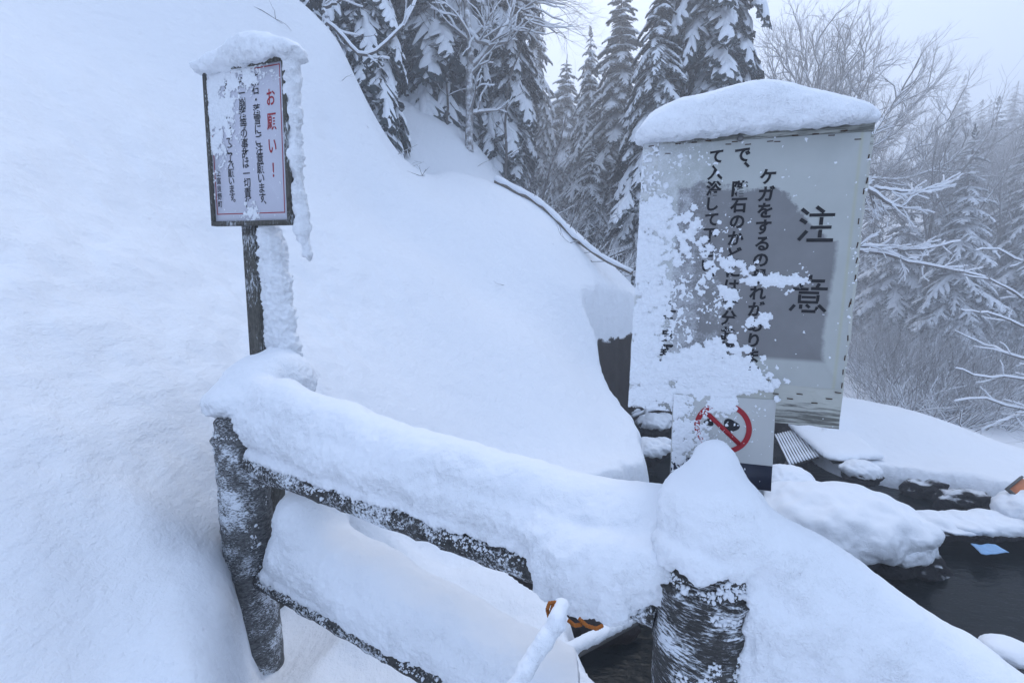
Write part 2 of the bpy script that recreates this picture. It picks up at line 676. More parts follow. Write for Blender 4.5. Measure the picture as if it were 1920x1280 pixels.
def ground_full(X, Y):
    z = ground_raw(X, Y)
    P = np.stack([X, Y, np.zeros_like(X)], 1)
    D = np.hypot(X, Y)
    # drifts, wind ripples, grain
    z = z + .05 * fbm(P, 1.6, 2) * sstep(.5, 3, D) + .2 * fbm(P, 9, 2) * sstep(9, 20, D)
    rip = np.stack([X * .75 + Y * .55, (Y * .75 - X * .55) * .45, z * .6], 1)
    wl = sstep(-.4, -1.6, X) * sstep(7, 3, D)
    z = z + wl * (.042 * fbm(rip, .17, 4, .55)) + .010 * fbm(P, .35, 2) + .006 * fbm(P, .07, 2) * sstep(6, 2, D)
    # a hollow round the sign post and one footprint up the slope
    u_ = X + .622 * Y
    yw = sstep(.55, .95, Y) * sstep(1.62, 1.45, Y)
    z = z + np.interp(Y, [.9, 1.05, 1.45], [.17, .20, .03]) * yw * np.exp(-((u_ + .13 - .10 * (Y - 1.25)) / .15) ** 2)
    wl_ = sstep(-.095, -.025, u_ - .10 * (Y - 1.25)) * sstep(.75, 1.0, Y) * sstep(2.2, 1.95, Y) * sstep(-.1, -.4, X)
    z = z * (1 - wl_) + np.minimum(z, .095) * wl_
    z = z - .07 * np.exp(-(((X + .86) / .15) ** 2 + ((Y - 1.66) / .24) ** 2) ** 1.5)
    for q, rx, ry, dp in HOLLOWS:
        z = z - dp * np.exp(-(((X - q[0]) / rx) ** 2 + ((Y - q[1]) / ry) ** 2) ** 2)
    sd = pool_sd(X, Y) + .10 * fbm(P, .5, 3) * sstep(0, 1.2, D)
    t = sstep(.06, -.16, sd)
    lip = .05 * np.exp(-((sd - .12) / .14) ** 2)
    z0 = z + lip
    zb = -1.75 + .05 * fbm(P, .3, 2)
    zz = z0 * (1 - t) + np.minimum(zb, z0) * t
    rock = z0 - zz - .50 * np.exp(-((X - 1.4) ** 2 + (Y - 7.6) ** 2) / 1.7)
    return zz, rock, sd


HOLLOWS = []


def ground_hit(px, py, tmax=30):
    r = ray(px, py)
    ts = np.linspace(.6, tmax, 1500)
    P = np.array([0, 0, CAMZ]) + ts[:, None] * r
    z = ground_raw(P[:, 0], P[:, 1])
    k = np.argmax(P[:, 2] < z)
    return P[k] if (P[:, 2] < z).any() else P[-1]


for px, py, rr, dp in [(617, 248, .13, .10), (640, 285, .07, .03), (700, 1010, .10, .05), (860, 1040, .12, .06), (790, 1020, .1, .05)]:
    h = ground_hit(px, py)
    HOLLOWS.append((h, rr, rr * 1.6, dp))


def axis(lo, hi, c, fine, half, grow):
    a = list(np.arange(c - half, c + half + 1e-6, fine))
    s, x = fine, a[-1]
    while x < hi:
        s = min(s * grow, 1.6)
        x += s
        a.append(x)
    s, x = fine, a[0]
    while x > lo:
        s = min(s * grow, 1.6)
        x -= s
        a.insert(0, x)
    return np.array(a)


gx = axis(-46, 74, .2, .026, 2.2, 1.022)
gy = axis(-14, 84, 2.4, .026, 2.2, 1.022)
GX, GY = np.meshgrid(gx, gy, indexing='ij')
GZ, GR, GS = ground_full(GX.ravel(), GY.ravel())
nx, ny = GX.shape
V = np.stack([GX.ravel(), GY.ravel(), GZ], 1)
I = np.arange(nx * ny).reshape(nx, ny)
Q = np.stack([I[:-1, :-1], I[1:, :-1], I[1:, 1:], I[:-1, 1:]], -1).reshape(-1, 4)


def mat_ground():
    m, t, b = new_mat('snow_ground')
    v = coords(t)
    at = N(t, 'ShaderNodeAttribute', attribute_name='bare')
    n = noise(t, v, 6, 4)
    ea = mixc(t, n, (.014, .011, .010), (.05, .038, .032))
    s = math_(t, 'ADD', at.outputs['Fac'], math_(t, 'MULTIPLY', math_(t, 'SUBTRACT', noise(t, v, 5, 3, .6), .5), .30))
    s = math_(t, 'ADD', s, math_(t, 'MULTIPLY', math_(t, 'SUBTRACT', noise(t, v, 40, 3, .6), .5), .05))
    mask = ramp(t, s, [(.25, 0.0), (.28, 1.0)])
    t.links.new(mixc(t, mask, SNOW, ea), b.inputs['Base Color'])
    b.inputs['Roughness'].default_value = .75
    b.inputs['Specular IOR Level'].default_value = .25
    n1 = bump(t, b, noise(t, coords(t, (1, .6, 1)), 8, 4), .045, .6)
    n2 = bump(t, b, noise(t, v, 36, 3, .6), .006, .7, n1)
    bump(t, b, noise(t, v, 170, 2, .7), .003, .8, n2)
    return m


gme = mesh_np('ground', V, Q, [mat_ground()])
ga = gme.attributes.new('bare', 'FLOAT', 'POINT')
ga.data.foreach_set('value', GR.astype(np.float32))
link('ground', gme, kind='structure')


def gz(x, y):
    """height of the built ground"""
    i = np.clip(np.searchsorted(gx, x) - 1, 0, nx - 2)
    j = np.clip(np.searchsorted(gy, y) - 1, 0, ny - 2)
    a, b = (x - gx[i]) / (gx[i + 1] - gx[i]), (y - gy[j]) / (gy[j + 1] - gy[j])
    Zg = GZ.reshape(nx, ny)
    return (Zg[i, j] * (1 - a) * (1 - b) + Zg[i + 1, j] * a * (1 - b) + Zg[i, j + 1] * (1 - a) * b + Zg[i + 1, j + 1] * a * b)


# ------------------------------------------------------------------ water
def mat_water():
    m, t, b = new_mat('dark_water')
    v = coords(t, (1, 1.8, 1))
    n = noise(t, v, 3.5, 4)
    t.links.new(mixc(t, n, (.003, .006, .008), (.009, .012, .013)), b.inputs['Base Color'])
    b.inputs['Roughness'].default_value = .12
    b.inputs['IOR'].default_value = 1.33
    b.inputs['Specular IOR Level'].default_value = .20
    bump(t, b, noise(t, v, 9, 4), .02, .5)
    return m


wx, wy = np.meshgrid(np.linspace(-.8, 8.2, 91), np.linspace(-2.4, 9, 115), indexing='ij')
wv = np.stack([wx.ravel(), wy.ravel(), np.full(wx.size, WATER_Z)], 1)
wi = np.arange(wx.size).reshape(wx.shape)
wq = np.stack([wi[:-1, :-1], wi[1:, :-1], wi[1:, 1:], wi[:-1, 1:]], -1).reshape(-1, 4)
wq = wq[(pool_sd(wx.ravel(), wy.ravel()) < .35)[wq].all(1)]
us_, inv_ = np.unique(wq, return_inverse=True)
link('water', mesh_np('water', wv[us_], inv_.reshape(-1, 4), [mat_water()]), kind='structure')

# ================================================================== FENCE
PL = np.array([-.962, 1.548])       # far post
PN = np.array([.366, .790])         # near post
FD = (PN - PL)
FLEN = np.linalg.norm(FD)
FU = FD / FLEN
TOPZ = 1.02
fence = thing('fence', 'frosted round-log fence with two posts and rails under thick snow', 'fence', (PL[0], PL[1], 0))
FO = np.array([PL[0], PL[1], 0])


def post_mesh(x, y, z0, seed, r_low=.090, r_up=.083, zstep=.945, top=TOPZ):
    zs = np.r_[np.linspace(z0, zstep - .012, 60), zstep - .006, zstep, zstep + .004, zstep + .012, np.linspace(zstep + .03, top - .01, 12), top]
    rs = np.where(zs < zstep + .002, r_low, r_up)
    rs = rs + .010 * np.exp(-((zs - zstep + .002) / .009) ** 2)
    rs[-1] -= .012
    n = 40
    a = np.arange(n) / n * 2 * np.pi
    V = np.stack([np.cos(a)[None] * rs[:, None], np.sin(a)[None] * rs[:, None], np.repeat(zs[:, None], n, 1)], -1)
    P = V.reshape(-1, 3)
    P = P * np.r_[1, 1, 1]
    dd = 1 + .05 * fbm(P * [1, 1, 2.2] + seed, .05, 3) + .03 * fbm(P * [1, 1, .4] + seed, .12, 2)
    P = np.c_[P[:, :2] * dd[:, None], P[:, 2]]
    m = len(zs)
    i = np.arange(m - 1)[:, None] * n
    j = np.arange(n)[None]
    Qd = np.stack([i + j, i + (j + 1) % n, i + n + (j + 1) % n, i + n + j], -1).reshape(-1, 4)
    P = np.vstack([P, [0, 0, top]])
    T = np.array([[(m - 1) * n + b, (m - 1) * n + (b + 1) % n, m * n] for b in range(n)])
    return P, [Qd, T]


P, Fq = post_mesh(0, 0, -.25, 3, .083, .077)
p1 = link('post', mesh_np('post', P, Fq, [M['post_far']]), fence, label='pale frosted log post beside the small notice')
P, Fq = post_mesh(0, 0, -.5, 9, top=1.035)
p2 = link('post', mesh_np('post', P, Fq, [M['post']]), fence, label='dark frosted log post in front of the large board')
p2.location = (PN[0] - PL[0], PN[1] - PL[1], 0)


def rail(z, s0, s1, r=.046, off=-.02, seed=1, zb=None):
    nrm = np.array([FU[1], -FU[0]])     # to the camera's side
    nrm = nrm if nrm[1] < 0 else -nrm
    t = np.linspace(s0, s1, 90)
    xy = (PL + FD * t[:, None]) - FO[:2] + nrm * (-off)
    zz = np.full(len(t), z) if zb is None else z + (zb - z) * t
    b = MB()
    b.tube(np.c_[xy, zz], r, 18)

    def fn(V):
        return V + .006 * np.stack([fbm(V + seed, .06, 3), fbm(V + seed + 5, .06, 3), fbm(V + seed + 9, .06, 3)], 1)
    return b, fn


bb, fn = rail(.862, .055, .945, .046, .0, 1, .852)
bb.build('rail', M['rail'], fence, fn=fn)
bb, fn = rail(.437, .055, .945, .046, .0, 4, .427)
bb.build('rail', M['rail'], fence, fn=fn)
# the rail that leads on down past the near post
r3a, r3b = np.array([PN[0], PN[1], .84]) - FO, np.array([1.16, .42, .42]) - FO
b = MB()
b.tube(r3a + (r3b - r3a) * np.linspace(.1, 1, 40)[:, None], .046, 18)
b.build('rail', M['rail'], fence, fn=lambda V: V + .006 * np.stack([fbm(V, .06, 3), fbm(V + 5, .06, 3), fbm(V + 9, .06, 3)], 1))


def on(s, z, side=0.0):
    nrm = np.array([FU[1], -FU[0]])
    nrm = nrm if nrm[1] < 0 else -nrm
    q = PL + FD * s + nrm * side
    return np.array([q[0], q[1], z])


# frost lumps along the rails' fronts and the posts (they cling to the wood: part of the fence)
C, Rr = [], []
for zc, z2, n in ((.862, .852, 6000), (.437, .427, 5000)):
    s = rng.uniform(.05, .95, n)
    a = rng.beta(2.0, 1.6, n) * R_(105) - R_(12)          # from below the middle up to the top, camera side
    keep = pnoise(np.c_[s * 22, a * 2.2, np.full(n, zc * 9)]) + .45 * (a / R_(90)) > .10
    for si, ai in zip(s[keep], a[keep]):
        q = on(si, zc + (z2 - zc) * si + .047 * math.sin(ai), .047 * math.cos(ai))
        C.append(q - FO)
        Rr.append(rng.lognormal(-6.35, .5))
for pc, th0, th1, n, zlo in ((PL, -160, -10, 1800, .5), (PN, -175, 20, 7000, .62)):
    th = np.radians(rng.uniform(th0, th1, n))
    z = rng.uniform(zlo, 1.02, n)
    w_ = pnoise(np.c_[th * 3, z * 18, np.full(n, pc[0] * 7)]) + (.45 * np.cos(th) if pc is PN else 0) + .9 * np.exp(-((z - .957) / .016) ** 2)
    for t_, z_ in zip(th[w_ > .30], z[w_ > .30]):
        rr = (.091 if z_ < .945 else .085) - (.008 if pc is PL else 0)
        C.append(np.array([pc[0] + rr * math.cos(t_), pc[1] + rr * math.sin(t_), z_]) - FO)
        Rr.append(rng.lognormal(-6.35, .55))
V, F = blobs(C, np.clip(Rr, .0007, .0075), ICO1, (1, 1, 1), .34, 3)
link('frost', mesh_np('frost', V, F, [M['fleck']]), fence, 'stuff')

# ------------------------------------------------------------------ snow on the fence
H5 = .0075
# upper rail and far post
f = Field((-1.2, .66, .80), (.36, 1.95, 1.33), .0055)
prof = [(.05, 1.03, .085, .115), (.12, 1.025, .095, .122), (.20, 1.015, .094, .122), (.30, 1.0, .090, .112), (.45, .985, .086, .102),
        (.62, .975, .082, .094), (.78, .968, .080, .090), (.90, .965, .080, .090), (1.0, .965, .078, .090)]
f.chain([(*on(s, z + .006 * math.sin(s * 23), -.055), w, w, h) for s, z, w, h in prof], .05)
f.chain([(*on(s, z - .03, -.02), w * .80, w * .80, h * .72) for s, z, w, h in prof], .04)
f.chain([(*on(s, .90, -.012), .060, .060, .035) for s, z, w, h in prof], .02)
f.below(.886, .010)
f.ell((-.995, 1.595, 1.065), (.105, .105, .065), .05)
f.ell((-.96, 1.70, 1.10), (.115, .14, .115), .06)
f.ell((-.90, 1.745, 1.10), (.12, .11, .12), .05)
f.cap((-.93, 1.83, 1.2), (-.91, 1.83, 1.28), .06, .03, .05)
q_ = on(-.01, 0, .12)
f.cap((PL[0] - .02, PL[1] - .13, .5), (PL[0] - .02, PL[1] - .13, .94), .085, None, .02, True)
f.cap((PL[0] - .16, PL[1] - .06, .5), (PL[0] - .16, PL[1] - .06, .94), .085, None, .02, True)
f.cap((PL[0], PL[1], .5), (PL[0], PL[1], TOPZ - .080), .090, None, .004, True)
a_, b_ = on(-.02, .862), on(1.0, .852)
f.cap(a_, b_, .047, None, .004, True)
# snow caught on the rope lump, hanging in front of the rail
for s, z, sd_, r in [(.80, .93, .02, (.05, .045, .06)), (.83, .905, .045, (.05, .045, .07)), (.87, .91, .05, (.06, .045, .075)), (.905, .92, .045, (.055, .045, .068)), (.945, .945, .035, (.05, .04, .055)),
                    (.80, .868, .060, (.026, .026, .045)), (.855, .865, .066, (.036, .030, .045)), (.90, .87, .066, (.032, .030, .035))]:
    f.ell(on(s, z, sd_), r, .035)
o = f.snow('snow_ridge', M['snow'], amp=.005, scale=.03, big=.010, bigs=.13, fluff=.006)
tag(o, 'thick snow ridge along the upper fence rail, heaped up at the small notice', 'snow ridge')

# lower rail
f = Field((-1.08, .78, .40), (.16, 1.85, .86), .0055)
prof = [(.10, .53, .075, .08), (.15, .585, .105, .14), (.2, .585, .118, .125), (.35, .555, .112, .108), (.55, .53, .106, .094), (.72, .51, .098, .080), (.84, .50, .090, .070), (.91, .49, .080, .062), (.94, .485, .06, .05)]
f.chain([(*on(s, z, -.055), w * .88, w * .88, h) for s, z, w, h in prof], .05)
f.chain([(*on(s, z - .03, -.02), w * .70, w * .70, h * .72) for s, z, w, h in prof], .04)
f.chain([(*on(s, .472, -.012), .060, .060, .035) for s, z, w, h in prof], .02)
f.below(.458, .012)
f.ell(on(.17, .70, -.09), (.12, .10, .10), .06)
f.cap((PL[0], PL[1], .3), (PL[0], PL[1], TOPZ), .092, None, .004, True)
f.cap(on(-.02, .437), on(1, .427), .047, None, .004, True)
o = f.snow('snow_ridge', M['snow'], amp=.004, scale=.03, big=.012, bigs=.16, fluff=.004)
tag(o, 'snow ridge along the lower fence rail, near the bottom of the picture', 'snow ridge')

# near post and the rail that runs down from it
f = Field((.24, .28, .30), (1.32, 1.0, 1.22), .0055)
f.ell((PN[0] + .012, PN[1] + .004, 1.035), (.092, .090, .056), .03)
f.ell((PN[0] + .016, PN[1] + .025, 1.08), (.074, .078, .06), .05)
f.cap((PN[0] + .010, PN[1] + .03, 1.06), (PN[0] + .040, PN[1] + .085, 1.138), .072, .034, .06)
f.ell((PN[0] + .075, PN[1] - .01, 1.005), (.06, .07, .06), .05)
f.below(1.002, .015)
q0, q1 = np.array([PN[0], PN[1], .84]), np.array([1.16, .42, .375])
for t_ in np.linspace(.10, 1.0, 26):
    q = q0 + (q1 - q0) * t_
    hh = .13 - .02 * t_
    f.ell(q + [0.02, .04, .118 + .025 * (1 - t_)], (.100, .095, hh), .04)
    f.ell(q + [0.0, -.02, -.02], (.070, .055, .11), .03)
for c, r in [((.435, .715, .93), (.035, .03, .035)), ((.44, .715, .84), (.03, .03, .03)), ((.425, .71, .78), (.03, .025, .04)), ((.43, .71, .70), (.04, .03, .035)),
             ((.455, .735, .90), (.05, .06, .07)), ((.47, .735, .80), (.055, .055, .08)), ((.50, .71, .70), (.06, .05, .08))]:
    f.ell(c, r, .03)
rr_ = np.random.default_rng(77)
for _ in range(90):      # ragged lower hem, and rime clinging to the wood's right flank
    th = R_(rr_.uniform(-190, 10))
    z = 1.018 - abs(rr_.normal()) * .016
    rad = rr_.uniform(.006, .014)
    f.ell((PN[0] + .084 * math.cos(th), PN[1] + .084 * math.sin(th), z), (rad, rad, rad * rr_.uniform(.8, 1.7)), .012)
for _ in range(150):
    th = R_(-5 - min(62, abs(rr_.normal()) * 30))
    z = rr_.uniform(.62, 1.0)
    rad = rr_.uniform(.005, .015)
    f.ell((PN[0] + .090 * math.cos(th), PN[1] + .090 * math.sin(th), z), rad, .010)
f.cap((PN[0], PN[1], .2), (PN[0], PN[1], TOPZ - .085), .087, None, .004, True)
o = f.snow('snow_mound', M['snow'], amp=.004, scale=.03, big=.010, bigs=.13, fluff=.005)
tag(o, 'snow coned on the near log post, running down the rail to the lower right', 'snow mound')

# ================================================================== TEXT
_pend = []


def text_obj(ch, size, bold):
    cu = bpy.data.curves.new('glyph', 'FONT')
    cu.body, cu.size = ch, size
    cu.align_x, cu.align_y = 'CENTER', 'CENTER'
    cu.offset = bold * size
    cu.resolution_u = 3
    cu.fill_mode = 'FRONT'
    o = bpy.data.objects.new('glyph', cu)
    COL.objects.link(o)
    return o


def column(parent, chars, u, v0, v1, size, mat, y, bold=.012, lean=0.0, label=None, wid=1.0):
    """one vertical line of writing, a thin raised print"""
    _pend.append((parent, chars, u, v0, v1, size, mat, y, lean, label, wid, [text_obj(c, size, bold) for c in chars]))


def flush_text():
    bpy.context.view_layer.update()
    dg = bpy.context.evaluated_depsgraph_get()
    for parent, chars, u, v0, v1, size, mat, y, lean, label, wid, obs in _pend:
        mb = MB()
        n = len(chars)
        for i, (c, o) in enumerate(zip(chars, obs)):
            me = bpy.data.meshes.new_from_object(o.evaluated_get(dg))
            V = np.empty(len(me.vertices) * 3, np.float32)
            me.vertices.foreach_get('co', V)
            V = V.reshape(-1, 3)
            if len(V):
                me.calc_loop_triangles()
                T = np.empty(len(me.loop_triangles) * 3, np.int32)
                me.loop_triangles.foreach_get('vertices', T)
                v = v0 + (v1 - v0) * (i / max(1, n - 1))
                cx = (V[:, 0].max() + V[:, 0].min()) / 2
                cyy = (V[:, 1].max() + V[:, 1].min()) / 2
                dx, dy = 0, 0
                if c in '、。':
                    dx, dy = size * .28, size * .42
                U = np.c_[u + dx + lean * (v - v0) + (V[:, 0] - cx) * wid, np.full(len(V), y), v + dy + (V[:, 1] - cyy)]
                mb.add(U, None, T.reshape(-1, 3))
            bpy.data.meshes.remove(me)
        for o in obs:
            cu = o.data
            bpy.data.objects.remove(o)
            bpy.data.curves.remove(cu)
        mb.build('lettering', mat, parent, smooth=False, label=label)
    _pend.clear()


def rbox(w, h, d, bev=.002, jit=0, seed=0, nu=24, nv=30):
    """a slab with uneven edges; front face at y = -d/2"""
    us, vs_ = np.linspace(-w / 2, w / 2, nu), np.linspace(-h / 2, h / 2, nv)
    mb = MB()
    ring = [(u, -h / 2) for u in us] + [(w / 2, v) for v in vs_[1:]] + [(u, h / 2) for u in us[::-1][1:]] + [(-w / 2, v) for v in vs_[::-1][1:-1]]
    ring = np.array(ring)
    P3 = np.c_[ring, np.zeros(len(ring))]
    if jit:
        ring = ring + jit * np.stack([fbm(P3 + seed, .03, 3), fbm(P3 + seed + 9, .03, 3)], 1)
    n = len(ring)
    inn = ring * (1 - bev / np.array([w / 2, h / 2]))
    V = np.vstack([np.c_[inn[:, 0], np.full(n, -d / 2), inn[:, 1]], np.c_[ring[:, 0], np.full(n, -d / 2 + bev), ring[:, 1]],
                   np.c_[ring[:, 0], np.full(n, d / 2), ring[:, 1]], [[0, -d / 2, 0], [0, d / 2, 0]]])
    j = np.arange(n)
    k = (j + 1) % n
    Q = np.vstack([np.stack([j, k, n + k, n + j], 1)[:, ::-1], np.stack([n + j, n + k, 2 * n + k, 2 * n + j], 1)[:, ::-1]])
    T = np.vstack([np.stack([j, k, np.full(n, 3 * n)], 1), np.stack([2 * n + k, 2 * n + j, np.full(n, 3 * n + 1)], 1)])
    mb.add(V, Q, T)
    return mb


def flecks(parent, n, dens, w, h, y, seed, rmu=-6.3, rsig=.55, rmax=.011, clump=5, extra=None, cell=.0013):
    """snow stuck to a board: overlapping grains of many sizes, melted into one rough crust that stands out from the face"""
    r = np.random.default_rng(seed)
    U = np.c_[r.uniform(-w / 2, w / 2, n), r.uniform(-h / 2, h / 2, n)]
    D = dens(U[:, 0], U[:, 1])
    k_ = r.uniform(0, 1, n) < D
    U, D = U[k_], D[k_]
    G = []
    for (u, v), d in zip(U, D):
        k = 1 + r.poisson(clump * d)
        rad = math.exp(r.normal(rmu, rsig)) * (.6 + .7 * d)
        if d > .65:
            G.append((u, v, rad * r.uniform(1.2, 2.0), .22))
        for _ in range(k):
            a = r.normal(size=2) * rad * 2.2
            G.append((u + a[0], v + a[1], min(rmax, rad * r.uniform(.30, 1.0)), .42))
    if extra is not None:
        G += [(*e, .48) for e in extra] + [(e[0], e[1], e[2] * 1.25, .35) for e in extra[::2]]
    nu, nv = int(w / cell), int(h / cell)
    T = np.full((nu, nv), -1.0)
    us_, vs_ = (np.arange(nu) + .5) * cell - w / 2, (np.arange(nv) + .5) * cell - h / 2
    UU, VV = np.meshgrid(us_, vs_, indexing='ij')
    P0 = np.c_[UU.ravel(), VV.ravel(), np.zeros(UU.size)]
    du = (.0030 * fbm(P0 + seed, .006, 3, .7)).reshape(nu, nv)
    dv = (.0030 * fbm(P0 + seed + 31, .006, 3, .7)).reshape(nu, nv)
    for u, v, rad, fl_ in G:
        m = rad + .003
        a0, a1 = max(0, int((u - m + w / 2) / cell)), min(nu, int((u + m + w / 2) / cell) + 2)
        b0, b1 = max(0, int((v - m + h / 2) / cell)), min(nv, int((v + m + h / 2) / cell) + 2)
        if a1 <= a0 or b1 <= b0:
            continue
        q = 1 - ((UU[a0:a1, b0:b1] + du[a0:a1, b0:b1] - u) ** 2 + (VV[a0:a1, b0:b1] + dv[a0:a1, b0:b1] - v) ** 2) / rad ** 2
        hh = np.where(q > 0, np.sqrt(np.maximum(q, 0)) * rad * fl_, -1)
        T[a0:a1, b0:b1] = np.maximum(T[a0:a1, b0:b1], hh)
    T = np.where(T > 0, np.maximum(T + (.0016 * fbm(P0 + 7, .005, 2, .7)).reshape(nu, nv) * np.clip(T / .003, 0, 1), .0002), T)
    on_ = T > 0
    near_ = on_.copy()
    near_[1:] |= on_[:-1]
    near_[:-1] |= on_[1:]
    near_[:, 1:] |= on_[:, :-1]
    near_[:, :-1] |= on_[:, 1:]
    T = np.where(on_, T, -.0004)
    idx = np.full(T.shape, -1)
    idx[near_] = np.arange(near_.sum())
    V = np.c_[UU[near_] + r.normal(size=near_.sum()) * cell * .15, y + .0002 - T[near_], VV[near_] + r.normal(size=near_.sum()) * cell * .15]
    q4 = np.stack([idx[:-1, :-1], idx[1:, :-1], idx[1:, 1:], idx[:-1, 1:]], -1).reshape(-1, 4)
    q4 = q4[(q4 >= 0).all(1)]
    return link('snow_flecks', mesh_np('snow_flecks', V, q4, [M['fleck']]), parent, 'stuff')


# ================================================================== LARGE SIGN
def film(t, c, amt, x0, x1):
    """thin see-through hoar on a board: heavier towards its left and foot"""
    v = coords(t)
    sx = N(t, 'ShaderNodeSeparateXYZ')
    t.links.new(v, sx.inputs[0])
    g = math_(t, 'DIVIDE', math_(t, 'SUBTRACT', x1, sx.outputs['X']), x1 - x0, True)
    low = math_(t, 'MULTIPLY', math_(t, 'SUBTRACT', .1, sx.outputs['Z']), .5)
    a = math_(t, 'ADD', noise(t, v, 34, 5, .7), math_(t, 'MULTIPLY', math_(t, 'SUBTRACT', noise(t, v, 260, 3, .8), .5), .7))
    a = math_(t, 'ADD', a, math_(t, 'MULTIPLY', math_(t, 'SUBTRACT', math_(t, 'ADD', g, low), .75), .75))
    mk = math_(t, 'MULTIPLY', ramp(t, a, [(.38, 0.0), (.72, 1.0)]), amt)
    return mixc(t, mk, c, (.74, .77, .82))


def mat_board():
    m, t, b = new_mat('weathered_white_board')
    v = coords(t)
    vg = coords(t, (1, 1, 16))
    grain = noise(t, vg, 9, 6, .7)
    base = mixc(t, noise(t, v, 7, 4), (.38, .39, .355), (.54, .55, .52))
    base = mixc(t, ramp(t, noise(t, v, 3.5, 3), [(.5, 0.0), (.75, .5)]), base, (.30, .32, .26))
    # paint worn off in strips at the top and foot
    sx = N(t, 'ShaderNodeSeparateXYZ')
    t.links.new(v, sx.inputs[0])
    az = math_(t, 'ABSOLUTE', sx.outputs['Z'])
    edge = ramp(t, math_(t, 'ADD', az, math_(t, 'MULTIPLY', sx.outputs['X'], .05)), [(.22, 0.0), (.285, 1.0)])
    worn = ramp(t, math_(t, 'ADD', grain, math_(t, 'MULTIPLY', math_(t, 'SUBTRACT', edge, 1.0), .30)), [(.44, 0.0), (.56, 1.0)])
    wood = mixc(t, noise(t, vg, 30, 5, .7), (.05, .05, .045), (.23, .235, .21))
    t.links.new(film(t, mixc(t, worn, base, wood), .62, -.2, .10), b.inputs['Base Color'])
    b.inputs['Roughness'].default_value = .7
    n1 = bump(t, b, grain, .003, .6)
    bump(t, b, worn, -.003, .8, n1)
    return m


def mat_sheet():
    m, t, b = new_mat('laminated_paper')
    v = coords(t)
    sx = N(t, 'ShaderNodeSeparateXYZ')
    t.links.new(v, sx.inputs[0])
    x, z = sx.outputs['X'], sx.outputs['Z']
    wob = math_(t, 'MULTIPLY', math_(t, 'SUBTRACT', noise(t, v, 9, 3), .5), .10)
    # damp paper: below a slanting line, left of the right-hand margin
    d1 = math_(t, 'SUBTRACT', math_(t, 'SUBTRACT', math_(t, 'ADD', .165, math_(t, 'ADD', wob, math_(t, 'MULTIPLY', math_(t, 'SUBTRACT', noise(t, v, 60, 5, .75), .5), .045))), math_(t, 'MULTIPLY', math_(t, 'MAXIMUM', math_(t, 'SUBTRACT', x, .03), 0.0), 1.0)), z)
    wob = math_(t, 'ADD', wob, math_(t, 'MULTIPLY', math_(t, 'SUBTRACT', noise(t, v, 60, 5, .75), .5), .045))
    d2 = math_(t, 'SUBTRACT', math_(t, 'ADD', .158, math_(t, 'MULTIPLY', wob, .25)), x)
    d3 = math_(t, 'ADD', z, .20)
    d4 = math_(t, 'ADD', x, .15)
    d = math_(t, 'MINIMUM', math_(t, 'MINIMUM', d1, d2), math_(t, 'MINIMUM', d3, d4))
    mk = ramp(t, math_(t, 'MULTIPLY', d, 60), [(0.0, 0.0), (.5, 1.0)])
    n = noise(t, v, 14, 4)
    c = mixc(t, mk, mixc(t, n, (.36, .38, .37), (.46, .48, .47)), mixc(t, n, (.155, .155, .160), (.225, .225, .232)))
    # a faint ochre line left by an old frame
    fr = math_(t, 'SUBTRACT', 1.0, math_(t, 'MULTIPLY', math_(t, 'ABSOLUTE', math_(t, 'SUBTRACT', x, .178)), 220), True)
    c = mixc(t, math_(t, 'MULTIPLY', fr, .25), c, (.42, .40, .12))
    t.links.new(film(t, c, .52, -.2, .08), b.inputs['Base Color'])
    b.inputs['Roughness'].default_value = .38
    b.inputs['Specular IOR Level'].default_value = .35
    bump(t, b, noise(t, v, 5, 3), .006, .4)
    return m


BIGC, BIGR = (.482, .98, 1.4964), (R_(-1.33), R_(1.33), R_(-18.71))
SW, SH = .4229, .6012
from mathutils import Vector as _V


def rv_euler(rv):
    a = _V(rv)
    return Matrix.Rotation(a.length, 3, a.normalized()).to_euler()


sign = thing('warning_sign', 'large weathered white warning board with black lettering behind the near log post', 'sign', BIGC, rv_euler(BIGR))
rbox(SW, SH, .016, .002, .0035, 2).build('board', mat_board(), sign, smooth=False)
sh = rbox(.384, .500, .001, .0002, .0012, 5)
o = sh.build('notice_sheet', mat_sheet(), sign, smooth=False)
o.location = (.014, -.0093, .032)
mb = MB()
mb.box((0, 0, 0), (.05, .05, 2.6))
o = mb.build('signpost', M['grey_wood'], sign, smooth=False)
o.location = (.0, .060, -1.08)
YF = -.0105
column(sign, 'ケガをするの恐れがあります', .0375, .207, -.195, .033, M['black'], YF, .034, -.004, wid=.95)
column(sign, 'で、階石のかどには十分お気', -.0125, .252, -.150, .033, M['black'], YF, .034, -.002, wid=.95)
column(sign, 'て入浴して下さい。', -.062, .252, -.005, .031, M['black'], YF, .034, 0.0, wid=.95)
column(sign, '上富良野町', -.134, -.062, -.195, .030, M['black'], YF, .034, 0.0, wid=.95)


def strokes(parent, S, y, mat):
    for (a, b2, wd) in S:
        mb = MB()
        a, b2 = np.array(a), np.array(b2)
        e = (b2 - a) / np.linalg.norm(b2 - a)
        nn = np.array([-e[1], e[0]]) * wd / 2
        c4 = [a - nn, b2 - nn, b2 + nn, a + nn]
        mb.add([[p[0], y, p[1]] for p in c4], [[0, 1, 2, 3]])
        mb.add([[p[0], y + .0008, p[1]] for p in c4], [[3, 2, 1, 0]])
        mb.build('stroke', mat, parent, smooth=False)


